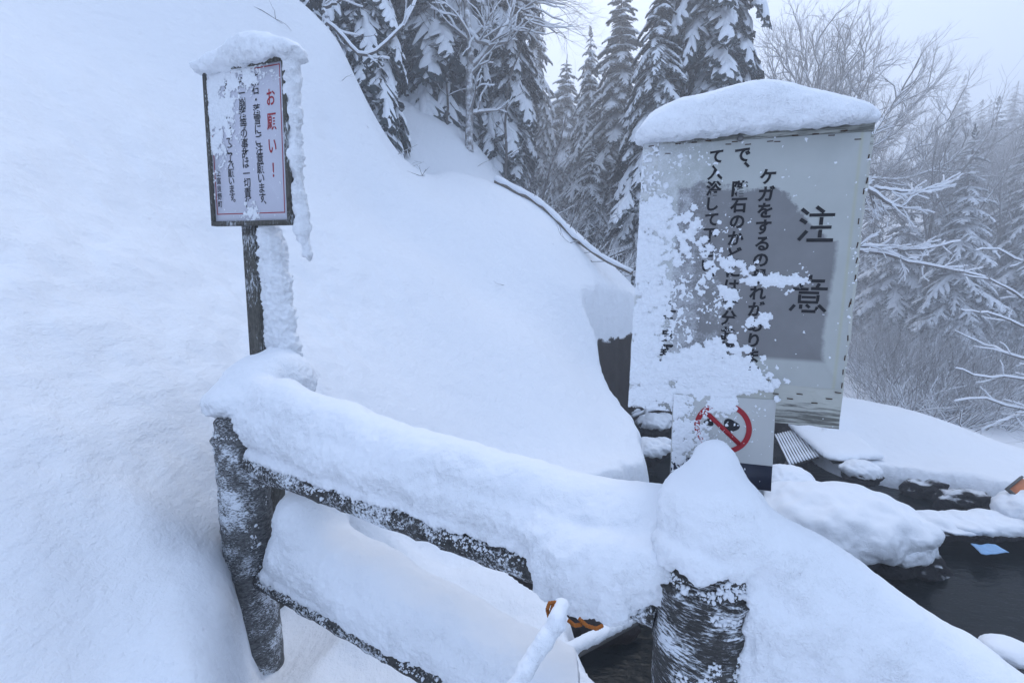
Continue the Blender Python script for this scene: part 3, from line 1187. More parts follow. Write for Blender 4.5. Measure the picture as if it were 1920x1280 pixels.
w = .0068
strokes(sign, [((.104, .141), (.116, .1305), w), ((.103, .121), (.1145, .113), w), ((.1165, .098), (.103, .0795), w),
               ((.129, .1445), (.143, .1335), w), ((.118, .1285), (.162, .1285), .0062), ((.122, .1045), (.158, .1045), .0062),
               ((.117, .0795), (.163, .0795), .0068), ((.1395, .1245), (.1395, .109), .0066), ((.1395, .100), (.1395, .0845), .0066)], YF, M['black'])
strokes(sign, [((.131, .011), (.131, .002), w), ((.104, -.001), (.129, -.001), .006), ((.133, -.001), (.157, -.001), .006),
               ((.115, -.006), (.118, -.014), .006), ((.148, -.006), (.144, -.014), .006), ((.102, -.018), (.130, -.018), .006), ((.134, -.0165), (.163, -.0165), .006),
               ((.113, -.025), (.149, -.025), .0055), ((.1155, -.029), (.1155, -.042), .0055), ((.1475, -.029), (.1475, -.042), .0055),
               ((.119, -.034), (.144, -.034), .005), ((.113, -.044), (.149, -.044), .0055),
               ((.108, -.050), (.100, -.062), .006), ((.119, -.049), (.119, -.058), .006), ((.121, -.0625), (.146, -.0625), .006), ((.146, -.060), (.148, -.053), .005),
               ((.128, -.049), (.135, -.055), .0055), ((.150, -.049), (.163, -.062), .006)], YF, M['black'])
# screw and staples
mb = MB()
a = np.arange(16) / 16 * 2 * np.pi
mb.tube([(0, -.0125, 0), (0, -.0075, 0)], [.0058, .0064], 16)
o = mb.build('screw', M['steel'], sign)
o.location = (-.019, 0, .285)
mb = MB()
mb.box((0, 0, 0), (.011, .0016, .0018))
st0 = None
r_ = np.random.default_rng(4)
stp = []
for u in np.linspace(-.19, .19, 15):
    stp.append((u + r_.normal() * .006, .283 + r_.normal() * .004 - (.012 if r_.random() < .4 else 0), 0))
for u in np.linspace(.05, .20, 8):
    stp.append((u + r_.normal() * .006, -.235 + r_.normal() * .012, 0))
for v in np.linspace(-.22, .24, 13):
    stp.append((.205 + r_.normal() * .0015, v + r_.normal() * .01, 1))
for v in np.linspace(-.2, .2, 6):
    stp.append((-.207, v + r_.normal() * .02, 1))
for (u, v, vert) in stp:
    if st0 is None:
        st0 = mb.build('staple', M['rust'], sign, smooth=False)
        o = st0
    else:
        o = st0.copy()
        COL.objects.link(o)
    o.location = (u, -.0095, v)
    o.rotation_euler = (0, R_(90) * vert + r_.normal() * .06, 0)


def dens_big(u, v):
    P = np.c_[u, v, np.zeros_like(u)]
    n = fbm(P, .045, 3)
    left = sstep(-.05, -.19, u) * (.55 + .3 * sstep(.2, -.1, v))
    mid = sstep(.09, -.06, u) * sstep(.20, .02, v) * .40
    band = np.exp(-((v + .205 - .05 * u) / .035) ** 2) * sstep(.085, .02, u) * 1.3
    low = sstep(-.17, -.24, v) * sstep(.08, .0, u) * .9
    arm = np.exp(-(((u - .075) / .045) ** 2 + ((v - .0) / .014) ** 2)) * 1.1
    c2 = np.exp(-(((u + .18) / .035) ** 2 + ((v - .135) / .03) ** 2)) * 1.3
    edge = .35 * sstep(.19, .21, np.abs(u))
    d = np.maximum.reduce([left, mid, band, low, arm, c2])
    return np.clip(d * sstep(-.28, .40, n + .45 * (d - .4)) + .028 + edge * .3, 0, 1)


r2 = np.random.default_rng(8)
cl = []
for u0, v0, su, sv, n, rm in [(-.06, -.185, .035, .022, 130, .0075), (.03, -.215, .03, .016, 80, .007), (-.18, .14, .016, .016, 60, .0078), (-.15, -.215, .04, .012, 90, .0065),
                              (.07, .0, .026, .004, 60, .0048), (-.02, -.035, .010, .010, 30, .005), (.05, -.085, .010, .006, 24, .005), (-.005, .03, .02, .012, 24, .0045),
                              (-.10, .02, .03, .03, 44, .005), (-.12, .10, .03, .02, 40, .005), (-.17, .04, .02, .06, 90, .006), (-.17, -.1, .018, .05, 90, .006), (.0, -.16, .02, .012, 30, .0065)]:
    for _ in range(n):
        cl.append((u0 + r2.normal() * su, v0 + r2.normal() * sv, min(.0105, abs(r2.normal(rm * .75, rm * .35)) + .0008)))
flecks(sign, 24000, dens_big, SW, SH, -.0105, 21, -6.75, .60, .007, 4, cl)


def cap_on_sign(name, C_, rv, us, tops, y0, ry, zbase, h=.006, extra=(), amp=.003, cut=None):
    """snow along a board's top edge, built in world axes"""
    Rm = np.array(rv_euler(rv).to_matrix())
    C_ = np.array(C_)
    pts = [C_ + Rm @ np.array([u, y0, zbase]) for u in us]
    lo, hi = np.min(pts, 0) - .16, np.max(pts, 0) + .2
    ff = Field(lo, hi, h)
    uu = np.linspace(us[0], us[-1], 46)
    tt = np.interp(uu, us, tops)
    for u, t_ in zip(uu, tt):
        ctr = C_ + Rm @ np.array([u, y0, zbase + t_ * .42])
        ff.ell(ctr, (ry * .75, ry, max(.012, t_ * .58)), .022, math.atan2(Rm[1, 0], Rm[0, 0]))
    if cut is not None:
        ff.below(C_[2] + cut, .008)
    for e in extra:
        a_, b_, ra, rb = e
        ff.cap(C_ + Rm @ np.array(a_), C_ + Rm @ np.array(b_), ra, rb, .02)
    o = ff.snow(name, M['snow'], amp=amp, scale=.028, big=.004, bigs=.09, fluff=.004)
    return o


us = [-.198, -.182, -.13, -.06, 0, .045, .09, .135, .170, .186]
tops = [.040, .062, .080, .092, .097, .093, .078, .056, .046, .036]
o = cap_on_sign('snow_pillow', BIGC, BIGR, us, tops, .004, .040, SH / 2 - .012, .006, cut=SH / 2 - .007)
tag(o, 'smooth pillow of snow on top of the large warning board', 'snow mound')

# ================================================================== SMALL PLATE UNDER IT
PLC, PLR = (.4608, .9640, 1.1430), (R_(-3.49), R_(-.1), R_(-18.27))
plate = thing('prohibition_sign', 'small white plate with a red prohibition ring and navy foot under the large board', 'sign', PLC, rv_euler(PLR))
rbox(.206, .199, .003, .0008, .0005, 3).build('plate', M['white_plate'], plate, smooth=False)


def annulus(r0, r1, y, n=56, a0=0, a1=2 * math.pi):
    a = np.linspace(a0, a1, n)
    mb = MB()
    V = np.r_[np.c_[np.cos(a) * r0, np.full(n, y), np.sin(a) * r0], np.c_[np.cos(a) * r1, np.full(n, y), np.sin(a) * r1]]
    j = np.arange(n - 1)
    mb.add(V, np.stack([j, j + 1, n + j + 1, n + j], 1)[:, ::-1])
    return mb


o = annulus(.047, .058, -.0024).build('ring', M['red'], plate, smooth=False)
o.location = (.002, 0, .030)
mb = MB()
mb.box((0, -.0023, 0), (.10, .0006, .010), np.array(Matrix.Rotation(R_(43), 3, 'Y')))
o = mb.build('slash', M['red'], plate, smooth=False)
o.location = (.002, 0, .030)
for (cx, cz, sx_, sz_) in [(.018, .036, .016, .015), (-.026, .040, .010, .008)]:
    mb = MB()
    a = np.arange(20) / 20 * 2 * np.pi
    rr = 1 + .15 * np.sin(3 * a + cx * 90)
    mb.add(np.vstack([np.c_[cx + np.cos(a) * sx_ * rr, np.full(20, -.0020), cz + np.sin(a) * sz_ * rr], [[cx, -.0020, cz]]]), None, [[i, (i + 1) % 20, 20] for i in range(20)])
    mb.build('pictogram', M['black'], plate, smooth=False)
mb = MB()
mb.box((0, -.0019, -.0715), (.2045, .0006, .0545))
mb.build('band', M['navy'], plate, smooth=False)


def dens_plate(u, v):
    n = fbm(np.c_[u, v, np.zeros_like(u)] + 4, .03, 3)
    d = np.maximum(sstep(.03, -.09, u) * .75, np.exp(-((u - .0) / .045) ** 2) * sstep(.02, .09, v) * .8)
    d = np.maximum(d, sstep(.05, .01, np.hypot(u + .005, v - .03)) * .3)
    return np.clip(d * sstep(-.35, .3, n + .5 * (d - .3)) + .03, 0, 1)


flecks(plate, 5200, dens_plate, .204, .197, -.0026, 33, -6.5, .55, .007, 3, None, .0011)

# ================================================================== SMALL NOTICE ON THE LEFT
LC, LR = (-.982, 1.78, 1.9829), (R_(-.39), R_(1.59), R_(-20.7))
LW, LH = .409, .5754
notice = thing('notice_board', 'small framed notice with red heading on a square post, left by the slope', 'sign', LC, rv_euler(LR))
m, t, b = new_mat('white_notice_panel')
v = coords(t)
t.links.new(mixc(t, noise(t, v, 6, 3), (.46, .47, .56), (.55, .56, .64)), b.inputs['Base Color'])
b.inputs['Roughness'].default_value = .4
rbox(LW - .028, LH - .028, .008, .001, 0, 1).build('panel', m, notice, smooth=False)
for (cx, cz, sx_, sz_) in [(0, LH / 2 - .0085, LW, .017), (0, -LH / 2 + .0085, LW, .017), (-LW / 2 + .0085, 0, .017, LH - .036), (LW / 2 - .0085, 0, .017, LH - .036)]:
    mb = MB()
    mb.box((cx, 0, cz), (sx_, .024, sz_))
    mb.build('frame', M['square_post'], notice, smooth=False)
mb = MB()
y_ = -.0050
for (a, b2) in [((-.180, .262), (.172, .262)), ((-.176, -.243), (.170, -.243)), ((-.180, .262), (-.176, -.243)), ((.172, .262), (.170, -.243))]:
    a, b2 = np.array(a), np.array(b2)
    e = (b2 - a) / np.linalg.norm(b2 - a) * .0017
    nn = np.array([-e[1], e[0]])
    mb.add([[p[0], y_, p[1]] for p in (a - nn - e, b2 - nn + e, b2 + nn + e, a + nn - e)], [[0, 1, 2, 3]])
mb.build('border_line', M['red'], notice, smooth=False)
column(notice, 'お願い！', .126, .158, -.092, .064, M['red'], -.0052, .014, .010, 'red heading lettering', wid=.70)
column(notice, '落石・落雪にご注意願います、', .052, .226, -.222, .040, M['black'], -.0052, .012, -.03, wid=.92)
column(notice, '万一崩落等の事故は一切責任', -.017, .222, -.203, .040, M['black'], -.0052, .012, -.02, wid=.92)
column(notice, 'を負いませんのでご了承願います。', -.092, .225, -.208, .034, M['black'], -.0052, .012, -.005, wid=1.0)
column(notice, '上富良野町', -.158, -.088, -.206, .027, M['black'], -.0052, .006, 0, wid=.9)
flush_text()


def dens_small(u, v):
    n = fbm(np.c_[u, v, np.zeros_like(u)] + 8, .05, 3)
    d = np.maximum(sstep(.03, -.16, u) * sstep(-.16, .12, v) * 1.1, sstep(.14, .24, v) * sstep(.16, .02, u) * .75)
    d = np.maximum(d, np.exp(-(((u + .01) / .04) ** 2 + ((v + .25) / .03) ** 2)) * 1.0)
    d = np.maximum(d, np.exp(-(((u - .14) / .03) ** 2 + ((v - .21) / .03) ** 2)) * .7)
    fr = .16 * sstep(.188, .200, np.abs(u)) + .12 * sstep(.27, .283, np.abs(v))
    return np.clip(d * sstep(-.3, .35, n + .4 * (d - .4)) + .018 + fr, 0, 1)


flecks(notice, 7500, dens_small, LW, LH, -.0056, 44, -5.85, .5, .014, 3.5, None, .0018)
# the square post, in the notice's own frame
mb = MB()
mb.box((0, 0, 0), (.070, .070, 2.2))
pl = mb.build('post', M['square_post'], notice, smooth=False)
pl.location = (-.030, .050, -.84)
pl.rotation_euler = (0, R_(-1.0), 0)
mb = MB()
mb.tube([(0, -.0365, 0), (0, -.030, 0)], [.018, .026], 14)
o = mb.build('knot', M['knot'], pl)
o.location = (.004, 0, -.93)
o.scale = (1, 1, 1.5)
# rime wedge grown on the post's lee side
f = Field((-1.06, 1.66, 1.10), (-.74, 2.02, 1.78), .005)
Rm = np.array(rv_euler(LR).to_matrix())
for z, wd in [(-.315, .050), (-.42, .060), (-.55, .072), (-.68, .085), (-.80, .098)]:
    pass
zz = np.linspace(-.30, -.86, 40)
for z in zz:
    wd = .034 + .042 * (-.30 - z) / .56 + .004 * math.sin(z * 47)
    c = np.array(LC) + Rm @ np.array([.006 + wd * .85 - .02 * (z + .3), .050, z])
    f.ell(c, (wd, .040, .035), .02, math.atan2(Rm[1, 0], Rm[0, 0]))
o = f.snow('rime', M['snow'], amp=.010, scale=.022, big=.006, bigs=.08, fluff=.006)
tag(o, 'feathery wedge of rime on the right side of the small notice post', 'rime')

us = [-.215, -.17, -.10, -.055, -.02, .05, .11, .17, .215]
tops = [.038, .058, .060, .072, .110, .106, .088, .060, .050]
ex = [((.205, .012, .285), (.222, .012, .10), .030, .024), ((.222, .012, .10), (.214, .012, -.05), .024, .020), ((.214, .012, -.05), (.232, .014, -.30), .020, .026),
      ((.232, .014, -.30), (.252, .014, -.395), .024, .017)]
C_ = np.array(LC)
pts = [C_ + Rm @ np.array([u, 0, LH / 2]) for u in us]
lo, hi = np.min(pts, 0) - .12, np.max(pts, 0) + .2
lo[2] -= .68
f = Field(lo, hi, .0085)
uu = np.linspace(us[0], us[-1], 40)
for u, t_ in zip(uu, np.interp(uu, us, tops)):
    f.ell(C_ + Rm @ np.array([u, .010, LH / 2 - .012 + t_ * .42]), (.036, .050, t_ * .60), .02, math.atan2(Rm[1, 0], Rm[0, 0]))
f.below(LC[2] + LH / 2 - .016, .01)
for a_, b_, ra, rb in ex:
    f.cap(C_ + Rm @ np.array(a_), C_ + Rm @ np.array(b_), ra, rb, .02)
o = f.snow('snow_mound', M['snow'], amp=.008, scale=.028, big=.008, bigs=.1, fluff=.006)
tag(o, 'lumpy snow on the small framed notice, trailing down its right edge to a drip', 'snow mound')

# ================================================================== ROPE ROUND THE UPPER RAIL
rope = thing('rope', 'orange rope knotted round the upper rail, its end furred with snow', 'rope', tuple(on(.81, .86)))
RO = on(.81, .86)


def ropeline(mb, pts, r=.006):
    pts = np.asarray(pts, float)
    tt = np.linspace(0, 1, 40)
    k = np.linspace(0, 1, len(pts))
    P = np.stack([np.interp(tt, k, pts[:, i]) for i in range(3)], 1)
    mb.tube(P, r * (1 + .12 * np.sin(np.arange(40) * 1.6)), 8)


for s in (.795, .815, .855, .875):
    mb = MB()
    a = np.linspace(0, 2 * np.pi, 26)
    q = np.array([on(s + .004 * math.sin(x), .856 + .054 * math.sin(x), .054 * math.cos(x)) for x in a]) - RO
    mb.tube(q, .0075, 8)
    mb.build('loop', M['orange'], rope)
tailp = np.array([W(1052, 1140, .80), W(1045, 1165, .78), W(1020, 1205, .77), W(985, 1255, .76), W(950, 1310, .75), W(905, 1380, .75)]) - RO
mb = MB()
ropeline(mb, tailp, .006)
mb.build('tail', M['orange'], rope)
lo, hi = (tailp + RO).min(0) - .06, (tailp + RO).max(0) + .06
f = Field(lo, hi, .004)
TP = tailp + RO
for a_, b_ in zip(TP[:-1], TP[1:]):
    f.cap(a_ + [0, -.002, .004], b_ + [0, -.002, .004], .0135, .0135, .012)
o = f.snow('snow_coat', M['snow'], None, amp=.003, scale=.02, big=.003, bigs=.05)
o.parent = rope
o.matrix_parent_inverse = Matrix.Translation(Vector(RO)).inverted()
for pts in ([(1046, 1128), (1030, 1130), (1026, 1142), (1030, 1158)], [(1048, 1133), (1036, 1136), (1033, 1150), (1038, 1163)], [(1085, 1158), (1100, 1172), (1118, 1178), (1130, 1172)], [(1065, 1162), (1078, 1172), (1090, 1170)]):
    mb = MB()
    ropeline(mb, np.array([W(a_, b_, .80 - .008 * math.sin(3.1 * k / (len(pts) - 1))) for k, (a_, b_) in enumerate(pts)]) - RO, .0032)
    mb.build('strand', M['orange'], rope)

# ================================================================== TREES
def frond(seed, nseg=9, twigs=10, snow=.9, droop=.5):
    """one fir branch of unit length along +x: jagged needle sprays and the snow lying on them"""
    r = np.random.default_rng(seed)
    g, s = MB(), MB()
    ts = np.linspace(0, 1, nseg)
    bend = r.uniform(-.12, .12)
    AX = np.c_[ts, bend * ts ** 2, .05 * ts - droop * ts ** 2.1]

    def at(t):
        return np.array([np.interp(t, ts, AX[:, i]) for i in range(3)])
    g.tube(AX, np.linspace(.018, .006, nseg), 4, False)

    def spray(a, dr, L, wid):
        dr = dr / np.linalg.norm(dr)
        side = np.cross(dr, [0, 0, 1.0])
        side /= np.linalg.norm(side) + 1e-9
        m = 5
        tt = np.linspace(0, 1, m)
        mid = a + np.outer(tt * L, dr) + np.outer(-(.16 + .15 * r.random()) * L * tt ** 2, [0, 0, 1.0])
        prof = wid * np.array([.5, 1, .95, .7, .12])
        # ragged needle fringe, hanging a little
        Vv, T = [], []
        for i in range(m):
            Vv += [mid[i]]
        for sgn in (-1, 1):
            base = len(Vv)
            for i in range(m):
                j = 1 + .5 * r.normal()
                Vv.append(mid[i] + sgn * side * prof[i] * max(.35, j) + dr * .3 * wid + np.array([0, 0, -.55 * prof[i] * abs(1 + .4 * r.normal())]))
            for i in range(m - 1):
                T += [[i, base + i, i + 1], [i + 1, base + i, base + i + 1]] if sgn < 0 else [[i, i + 1, base + i], [i + 1, base + i + 1, base + i]]
            if True:
                for i in range(m - 1):      # spikes
                    c0 = Vv[base + i]
                    c1 = Vv[base + i + 1]
                    tip = (np.array(c0) + c1) / 2 + sgn * side * wid * .7 * r.uniform(.5, 1.3) + dr * wid * .5 + np.array([0, 0, -.6 * wid * r.random()])
                    Vv.append(tip)
                    T.append([base + i, base + i + 1, len(Vv) - 1])
        g.add(Vv, None, T)
        if r.random() < snow:
            k = r.uniform(.70, 1.0)
            th = wid * r.uniform(.45, .8)
            rows = []
            for i in range(m):
                c = mid[i] * k + a * (1 - k) + np.array([0, 0, .10 * wid])
                wv = prof[i] * r.uniform(.55, .95) + .004
                hh = th * (1 if i < m - 1 else .3) * r.uniform(.7, 1.2)
                rows += [c - side * wv - [0, 0, .35 * wv], c - side * wv * .5 + [0, 0, hh * .8], c + side * wv * .5 + [0, 0, hh * .8], c + side * wv - [0, 0, .35 * wv]]
            q = []
            for i in range(m - 1):
                for jj in range(3):
                    q.append([i * 4 + jj, i * 4 + jj + 1, i * 4 + 4 + jj + 1, i * 4 + 4 + jj])
            s.add(rows, q)
    for i in range(twigs):
        t = .10 + .86 * i / (twigs - 1)
        L = (.40 * (1 - t) ** .75 + .10) * r.uniform(.75, 1.2)
        for sg in (-1, 1):
            ang = R_(62 - 26 * t + r.normal() * 8)
            spray(at(t + r.uniform(-.03, .03)), np.array([math.cos(ang), sg * math.sin(ang), -.10 - droop * .9 * t + .1 * r.normal()]), L, .052 * r.uniform(.8, 1.25))
    spray(at(.80), np.array([1, bend, -droop * 1.4]), .24, .055)
    # snow along the axis
    rows, q = [], []
    m = 8
    for i in range(m):
        t = .04 + .90 * i / (m - 1)
        c = at(t)
        wv = (.075 * (1 - .65 * t) + .010) * r.uniform(.8, 1.2)
        hh = wv * .9 * r.uniform(.7, 1.1)
        rows += [c + [0, -wv, -.02], c + [0, -wv * .5, hh], c + [0, wv * .5, hh], c + [0, wv, -.02]]
    for i in range(m - 1):
        for jj in range(3):
            q.append([i * 4 + jj, i * 4 + 4 + jj, i * 4 + 4 + jj + 1, i * 4 + jj + 1])
    s.add(rows, q)
    return g.arrays(), s.arrays()


def tri(F):
    o = []
    for f in F:
        if f.shape[1] == 4:
            o += [f[:, [0, 1, 2]], f[:, [0, 2, 3]]]
        else:
            o.append(f)
    return np.vstack(o)


FR_HI = [frond(100 + i, 9, 10, .92, d) for i, d in enumerate((.35, .5, .65, .45))]
FR_LO = [frond(200 + i, 6, 6, .92, d) for i, d in enumerate((.4, .55, .65))]


def fir(seed, H, Rb, gap=.42, per=6, fr=FR_HI, low=.06, pitch0=12, pitch1=-28, power=.85, gapbias=0.0):
    """returns (trunk MB, crown arrays, snow arrays)"""
    r = np.random.default_rng(seed)
    tk = MB()
    zs = np.linspace(-.6, H, 12)
    tk.tube(np.c_[.04 * np.sin(zs), .04 * np.cos(zs * 1.3), zs], np.interp(zs, [-.6, H], [.035 * H * .5, .012]), 8)
    GV, GT, SV, ST, ng, ns = [], [], [], [], 0, 0
    z = low * H
    while z < H * .985:
        u = z / H
        Lb = Rb * ((1 - u) ** power) + .10
        n = max(3, int(round(per * (1 - .35 * u) + r.normal() * .5)))
        a0 = r.uniform(0, 6.28)
        for k in range(n):
            if r.random() < gapbias:
                continue
            az = a0 + 6.283 * k / n + r.normal() * .18
            L = Lb * r.uniform(.68, 1.16)
            pt = R_(pitch1 + (pitch0 - pitch1) * u ** 1.2 + r.normal() * 6)
            (gV, gF), (sV, sF) = fr[r.integers(len(fr))]
            cz, sz, cp, sp = math.cos(az), math.sin(az), math.cos(pt), math.sin(pt)
            Rm = np.array([[cz * cp, -sz, -cz * sp], [sz * cp, cz, -sz * sp], [sp, 0, cp]])
            off = np.array([0, 0, z + r.normal() * .08 * gap])
            sc3 = np.array([L, L * r.uniform(.8, 1.15), L * r.uniform(.85, 1.15)])
            th = max(1.0, .8 / max(L, .3)) ** .5
            GV.append((gV * sc3) @ Rm.T + off)
            GT.append(tri(gF) + ng)
            ng += len(gV)
            SV.append((sV * sc3 * [1, 1, 1.0]) @ Rm.T + off + [0, 0, .012])
            ST.append(tri(sF) + ns)
            ns += len(sV)
        z += gap * (1.0 - .45 * u) * r.uniform(.8, 1.2)
    # leader
    (gV, gF), (sV, sF) = fr[0]
    Rm = np.array([[0, 0, -1], [0, 1, 0], [1, 0, 0]], float)
    GV.append((gV * [.5, .3, .2]) @ Rm.T + [0, 0, H - .25])
    GT.append(tri(gF) + ng)
    return tk, (np.vstack(GV), np.vstack(GT)), (np.vstack(SV), np.vstack(ST))


def make_fir(label, seed, H, Rb, loc, rz=0, group='snow-laden firs', **kw):
    t = thing('fir_tree', label, 'fir tree', tuple(loc), (0, 0, rz), group)
    tk, g, s = fir(seed, H, Rb, **kw)
    tk.build('trunk', M['bark'], t)
    link('crown', mesh_np('crown', g[0], g[1], [M['needles']], False), t, 'stuff')
    link('snow_load', mesh_np('snow_load', s[0], s[1], [M['snow_tree']], True), t, 'stuff')
    return t


def base_at(px, d, sink=.15):
    p = W(px, 500, d)
    return np.array([p[0], p[1], gz(p[0], p[1]) - sink])


make_fir('dark fir with hanging snowy boughs just over the left ridge', 1, 9.5, 1.75, W(690, 215, 9.4) - [0, 0, .2], .3, gap=.34, per=7, pitch1=-48, pitch0=0)
make_fir('dark snow-draped fir at the top edge above the ridge, left of the others', 2, 11, 1.9, W(600, 60, 10.5) - [0, 0, .8], 1.2, gap=.38, per=7, pitch1=-45, pitch0=0)
make_fir('broad dark fir with arching snowy boughs behind the snow-coated bare trunk', 3, 15, 3.0, W(825, 245, 13.0) - [0, 0, .3], 2.2, gap=.40, per=7, pitch1=-42, pitch0=0)
make_fir('dark fir standing right of the snow-coated bare trunk, on the shoulder', 4, 12, 2.0, W(935, 320, 13.6) - [0, 0, .3], .7, gap=.36, per=7, pitch1=-38)
make_fir('pale pointed fir alone against the sky, between the dark firs and the tall ones', 5, 7.9, 3.0, W(1057, 415, 24) - [0, 0, 0], 0, gap=.42, per=7)
make_fir('tall slim fir left of the biggest fir behind the warning board', 6, 11.0, 2.8, W(1152, 500, 18.0) - [0, 0, .3], 1.0, gap=.46, per=7, power=.9, pitch1=-40)
make_fir('biggest fir, its dark drooping boughs rising behind the left half of the warning board', 8, 17.5, 3.5, W(1300, 540, 13.5) - [0, 0, .3], .4, gap=.44, per=7, pitch1=-46, pitch0=-5)
make_fir('pale fir half hidden by the right edge of the warning board', 9, 12.9, 4.3, W(1655, 770, 27) - [0, 0, .3], .9, gap=.56, per=8, pitch1=-34)
make_fir('pale rounded fir right of the one half hidden by the warning board', 10, 9.6, 3.3, W(1730, 775, 25) - [0, 0, .3], 2.9, gap=.54, per=8, pitch1=-36)
make_fir('small young fir at the foot of the tall slim fir', 12, 3.6, 1.15, W(1105, 470, 15.2) - [0, 0, .15], .2, gap=.30, per=6, pitch1=-40, fr=FR_LO)
make_fir('second small fir, close to the left edge of the warning board', 13, 3.8, 1.1, W(1165, 505, 14.2) - [0, 0, .15], 1.4, gap=.30, per=6, pitch1=-42, fr=FR_LO)
make_fir('faint fir left of the pale pointed fir, fading into the fog', 14, 7.2, 2.0, W(985, 400, 28), 2.0, gap=.45, per=6, fr=FR_LO)


for k, (lab, sd_, H_, R__, px, py, d_, g_) in enumerate([
        ('dark fir filling the gap left of the broad dark fir', 301, 13, 2.3, 755, 190, 13.8, .40),
        ('fir standing behind and between the two dark firs of the shoulder', 302, 15, 2.6, 895, 290, 16.5, .44),
        ('grey fir behind the fallen trunk, left of the tall slim fir', 303, 8.5, 2.2, 1100, 440, 20, .42),
        ('fir close behind the left edge of the warning board, beneath the biggest fir', 304, 8.5, 2.6, 1215, 540, 13.0, .38),
        ('grey fir right of the dark firs of the shoulder, behind the shrubs', 305, 9.5, 2.4, 1000, 390, 21, .44),
        ('pale fir behind the warning board, its top showing over the nearer limbs', 306, 13.5, 3.6, 1600, 740, 30, .6)]):
    make_fir(lab, sd_, H_, R__, W(px, py, d_) - [0, 0, .3], k, gap=g_, per=7, pitch1=-44, pitch0=-2, fr=FR_LO if d_ > 18 else FR_HI)


# ---- bare trees
def grow(r, tubes, p, d, L, rad, depth, spread=.55, up=.12, kids=(2, 4), minr=.004, shrink=.66, wob=.16):
    n = 4
    pts, rr = [p], [rad]
    e = d / np.linalg.norm(d)
    for i in range(n):
        e = e + r.normal(size=3) * wob + np.array([0, 0, up * .3])
        e /= np.linalg.norm(e)
        p = p + e * L / n
        pts.append(p)
        rr.append(rad * (1 - .42 * (i + 1) / n))
    tubes.append((np.array(pts), np.array(rr)))
    if depth <= 0 or rad < minr:
        return
    k = r.integers(kids[0], kids[1] + 1)
    for j in range(k):
        t = r.uniform(.35, 1.0) if j else 1.0
        i = min(n, int(t * n + .5))
        q = pts[i]
        dirn = pts[i] - pts[max(0, i - 1)]
        dirn /= np.linalg.norm(dirn)
        side = r.normal(size=3)
        side -= side @ dirn * dirn
        side /= np.linalg.norm(side)
        ang = spread * r.uniform(.55, 1.25) * (.6 if j == 0 else 1)
        nd = dirn * math.cos(ang) + side * math.sin(ang) + np.array([0, 0, up])
        grow(r, tubes, q, nd, L * shrink * r.uniform(.75, 1.15), rr[i] * (.72 if j else .85), depth - 1, spread, up, kids, minr, shrink, wob)


def bare_arrays(tubes, snow_min=.008, snow=1.0):
    tr, tw, s = MB(), MB(), MB()
    for P, rr in tubes:
        big = rr[0] > .02
        (tr if big else tw).tube(P, rr, 7 if rr[0] > .05 else (5 if big else 3), False)
        if rr[0] > snow_min and snow > 0:
            e = P[-1] - P[0]
            e = e / np.linalg.norm(e)
            if abs(e[2]) < .93:
                k = snow * (1 - .6 * abs(e[2]))
                s.tube(P + np.array([0, 0, 1.0]) * (rr[:, None] * .75 + .006 * k), rr * .85 + .010 * k, 5 if big else 4, True)
    return tr, tw, s


def bare_tree(name, label, cat, tubes, loc, group=None, snow=1.0, snow_min=.008, rz=0, trunk_mat=None):
    t = thing(name, label, cat, tuple(loc), (0, 0, rz), group)
    tr, tw, s = bare_arrays(tubes, snow_min, snow)
    if tr.n:
        tr.build('trunk', trunk_mat or M['bark'], t)
    if tw.n:
        tw.build('twigs', M['twig'], t, kind='stuff')
    if s.n:
        s.build('snow_load', M['snow_tree'], t, kind='stuff')
    return t


def pline(pts, n=14, wob=0.0, r=None):
    pts = np.asarray(pts, float)
    k = np.r_[0, np.cumsum(np.linalg.norm(np.diff(pts, axis=0), axis=1))]
    tt = np.linspace(0, k[-1], n)
    P = np.stack([np.interp(tt, k, pts[:, i]) for i in range(3)], 1)
    Q_ = P.copy()
    Q_[1:-1] = .25 * P[:-2] + .5 * P[1:-1] + .25 * P[2:]
    if wob and r is not None:
        Q_[1:-1] += r.normal(size=(n - 2, 3)) * wob
    return Q_


def limbs(r, spec, org, twig_depth=2, tl=.5, every=2, up=.1, spread=.8):
    """spec: list of (polyline in world, r0, r1); grows twigs off each"""
    tubes = []
    for pts, r0, r1 in spec:
        P = pline(pts, 16, .012, r) - org
        rr = np.linspace(r0, r1, len(P))
        tubes.append((P, rr))
        if twig_depth < 0:
            continue
        for i in range(3, len(P), every):
            dirn = P[i] - P[i - 1]
            dirn /= np.linalg.norm(dirn)
            for _ in range(2):
                side = r.normal(size=3)
                side -= side @ dirn * dirn
                side /= np.linalg.norm(side)
                grow(r, tubes, P[i], dirn * .7 + side * .7 * spread + [0, 0, up], tl * r.uniform(.6, 1.2), max(.004, rr[i] * .45), twig_depth, .6, .05, (2, 3), .002)
    return tubes


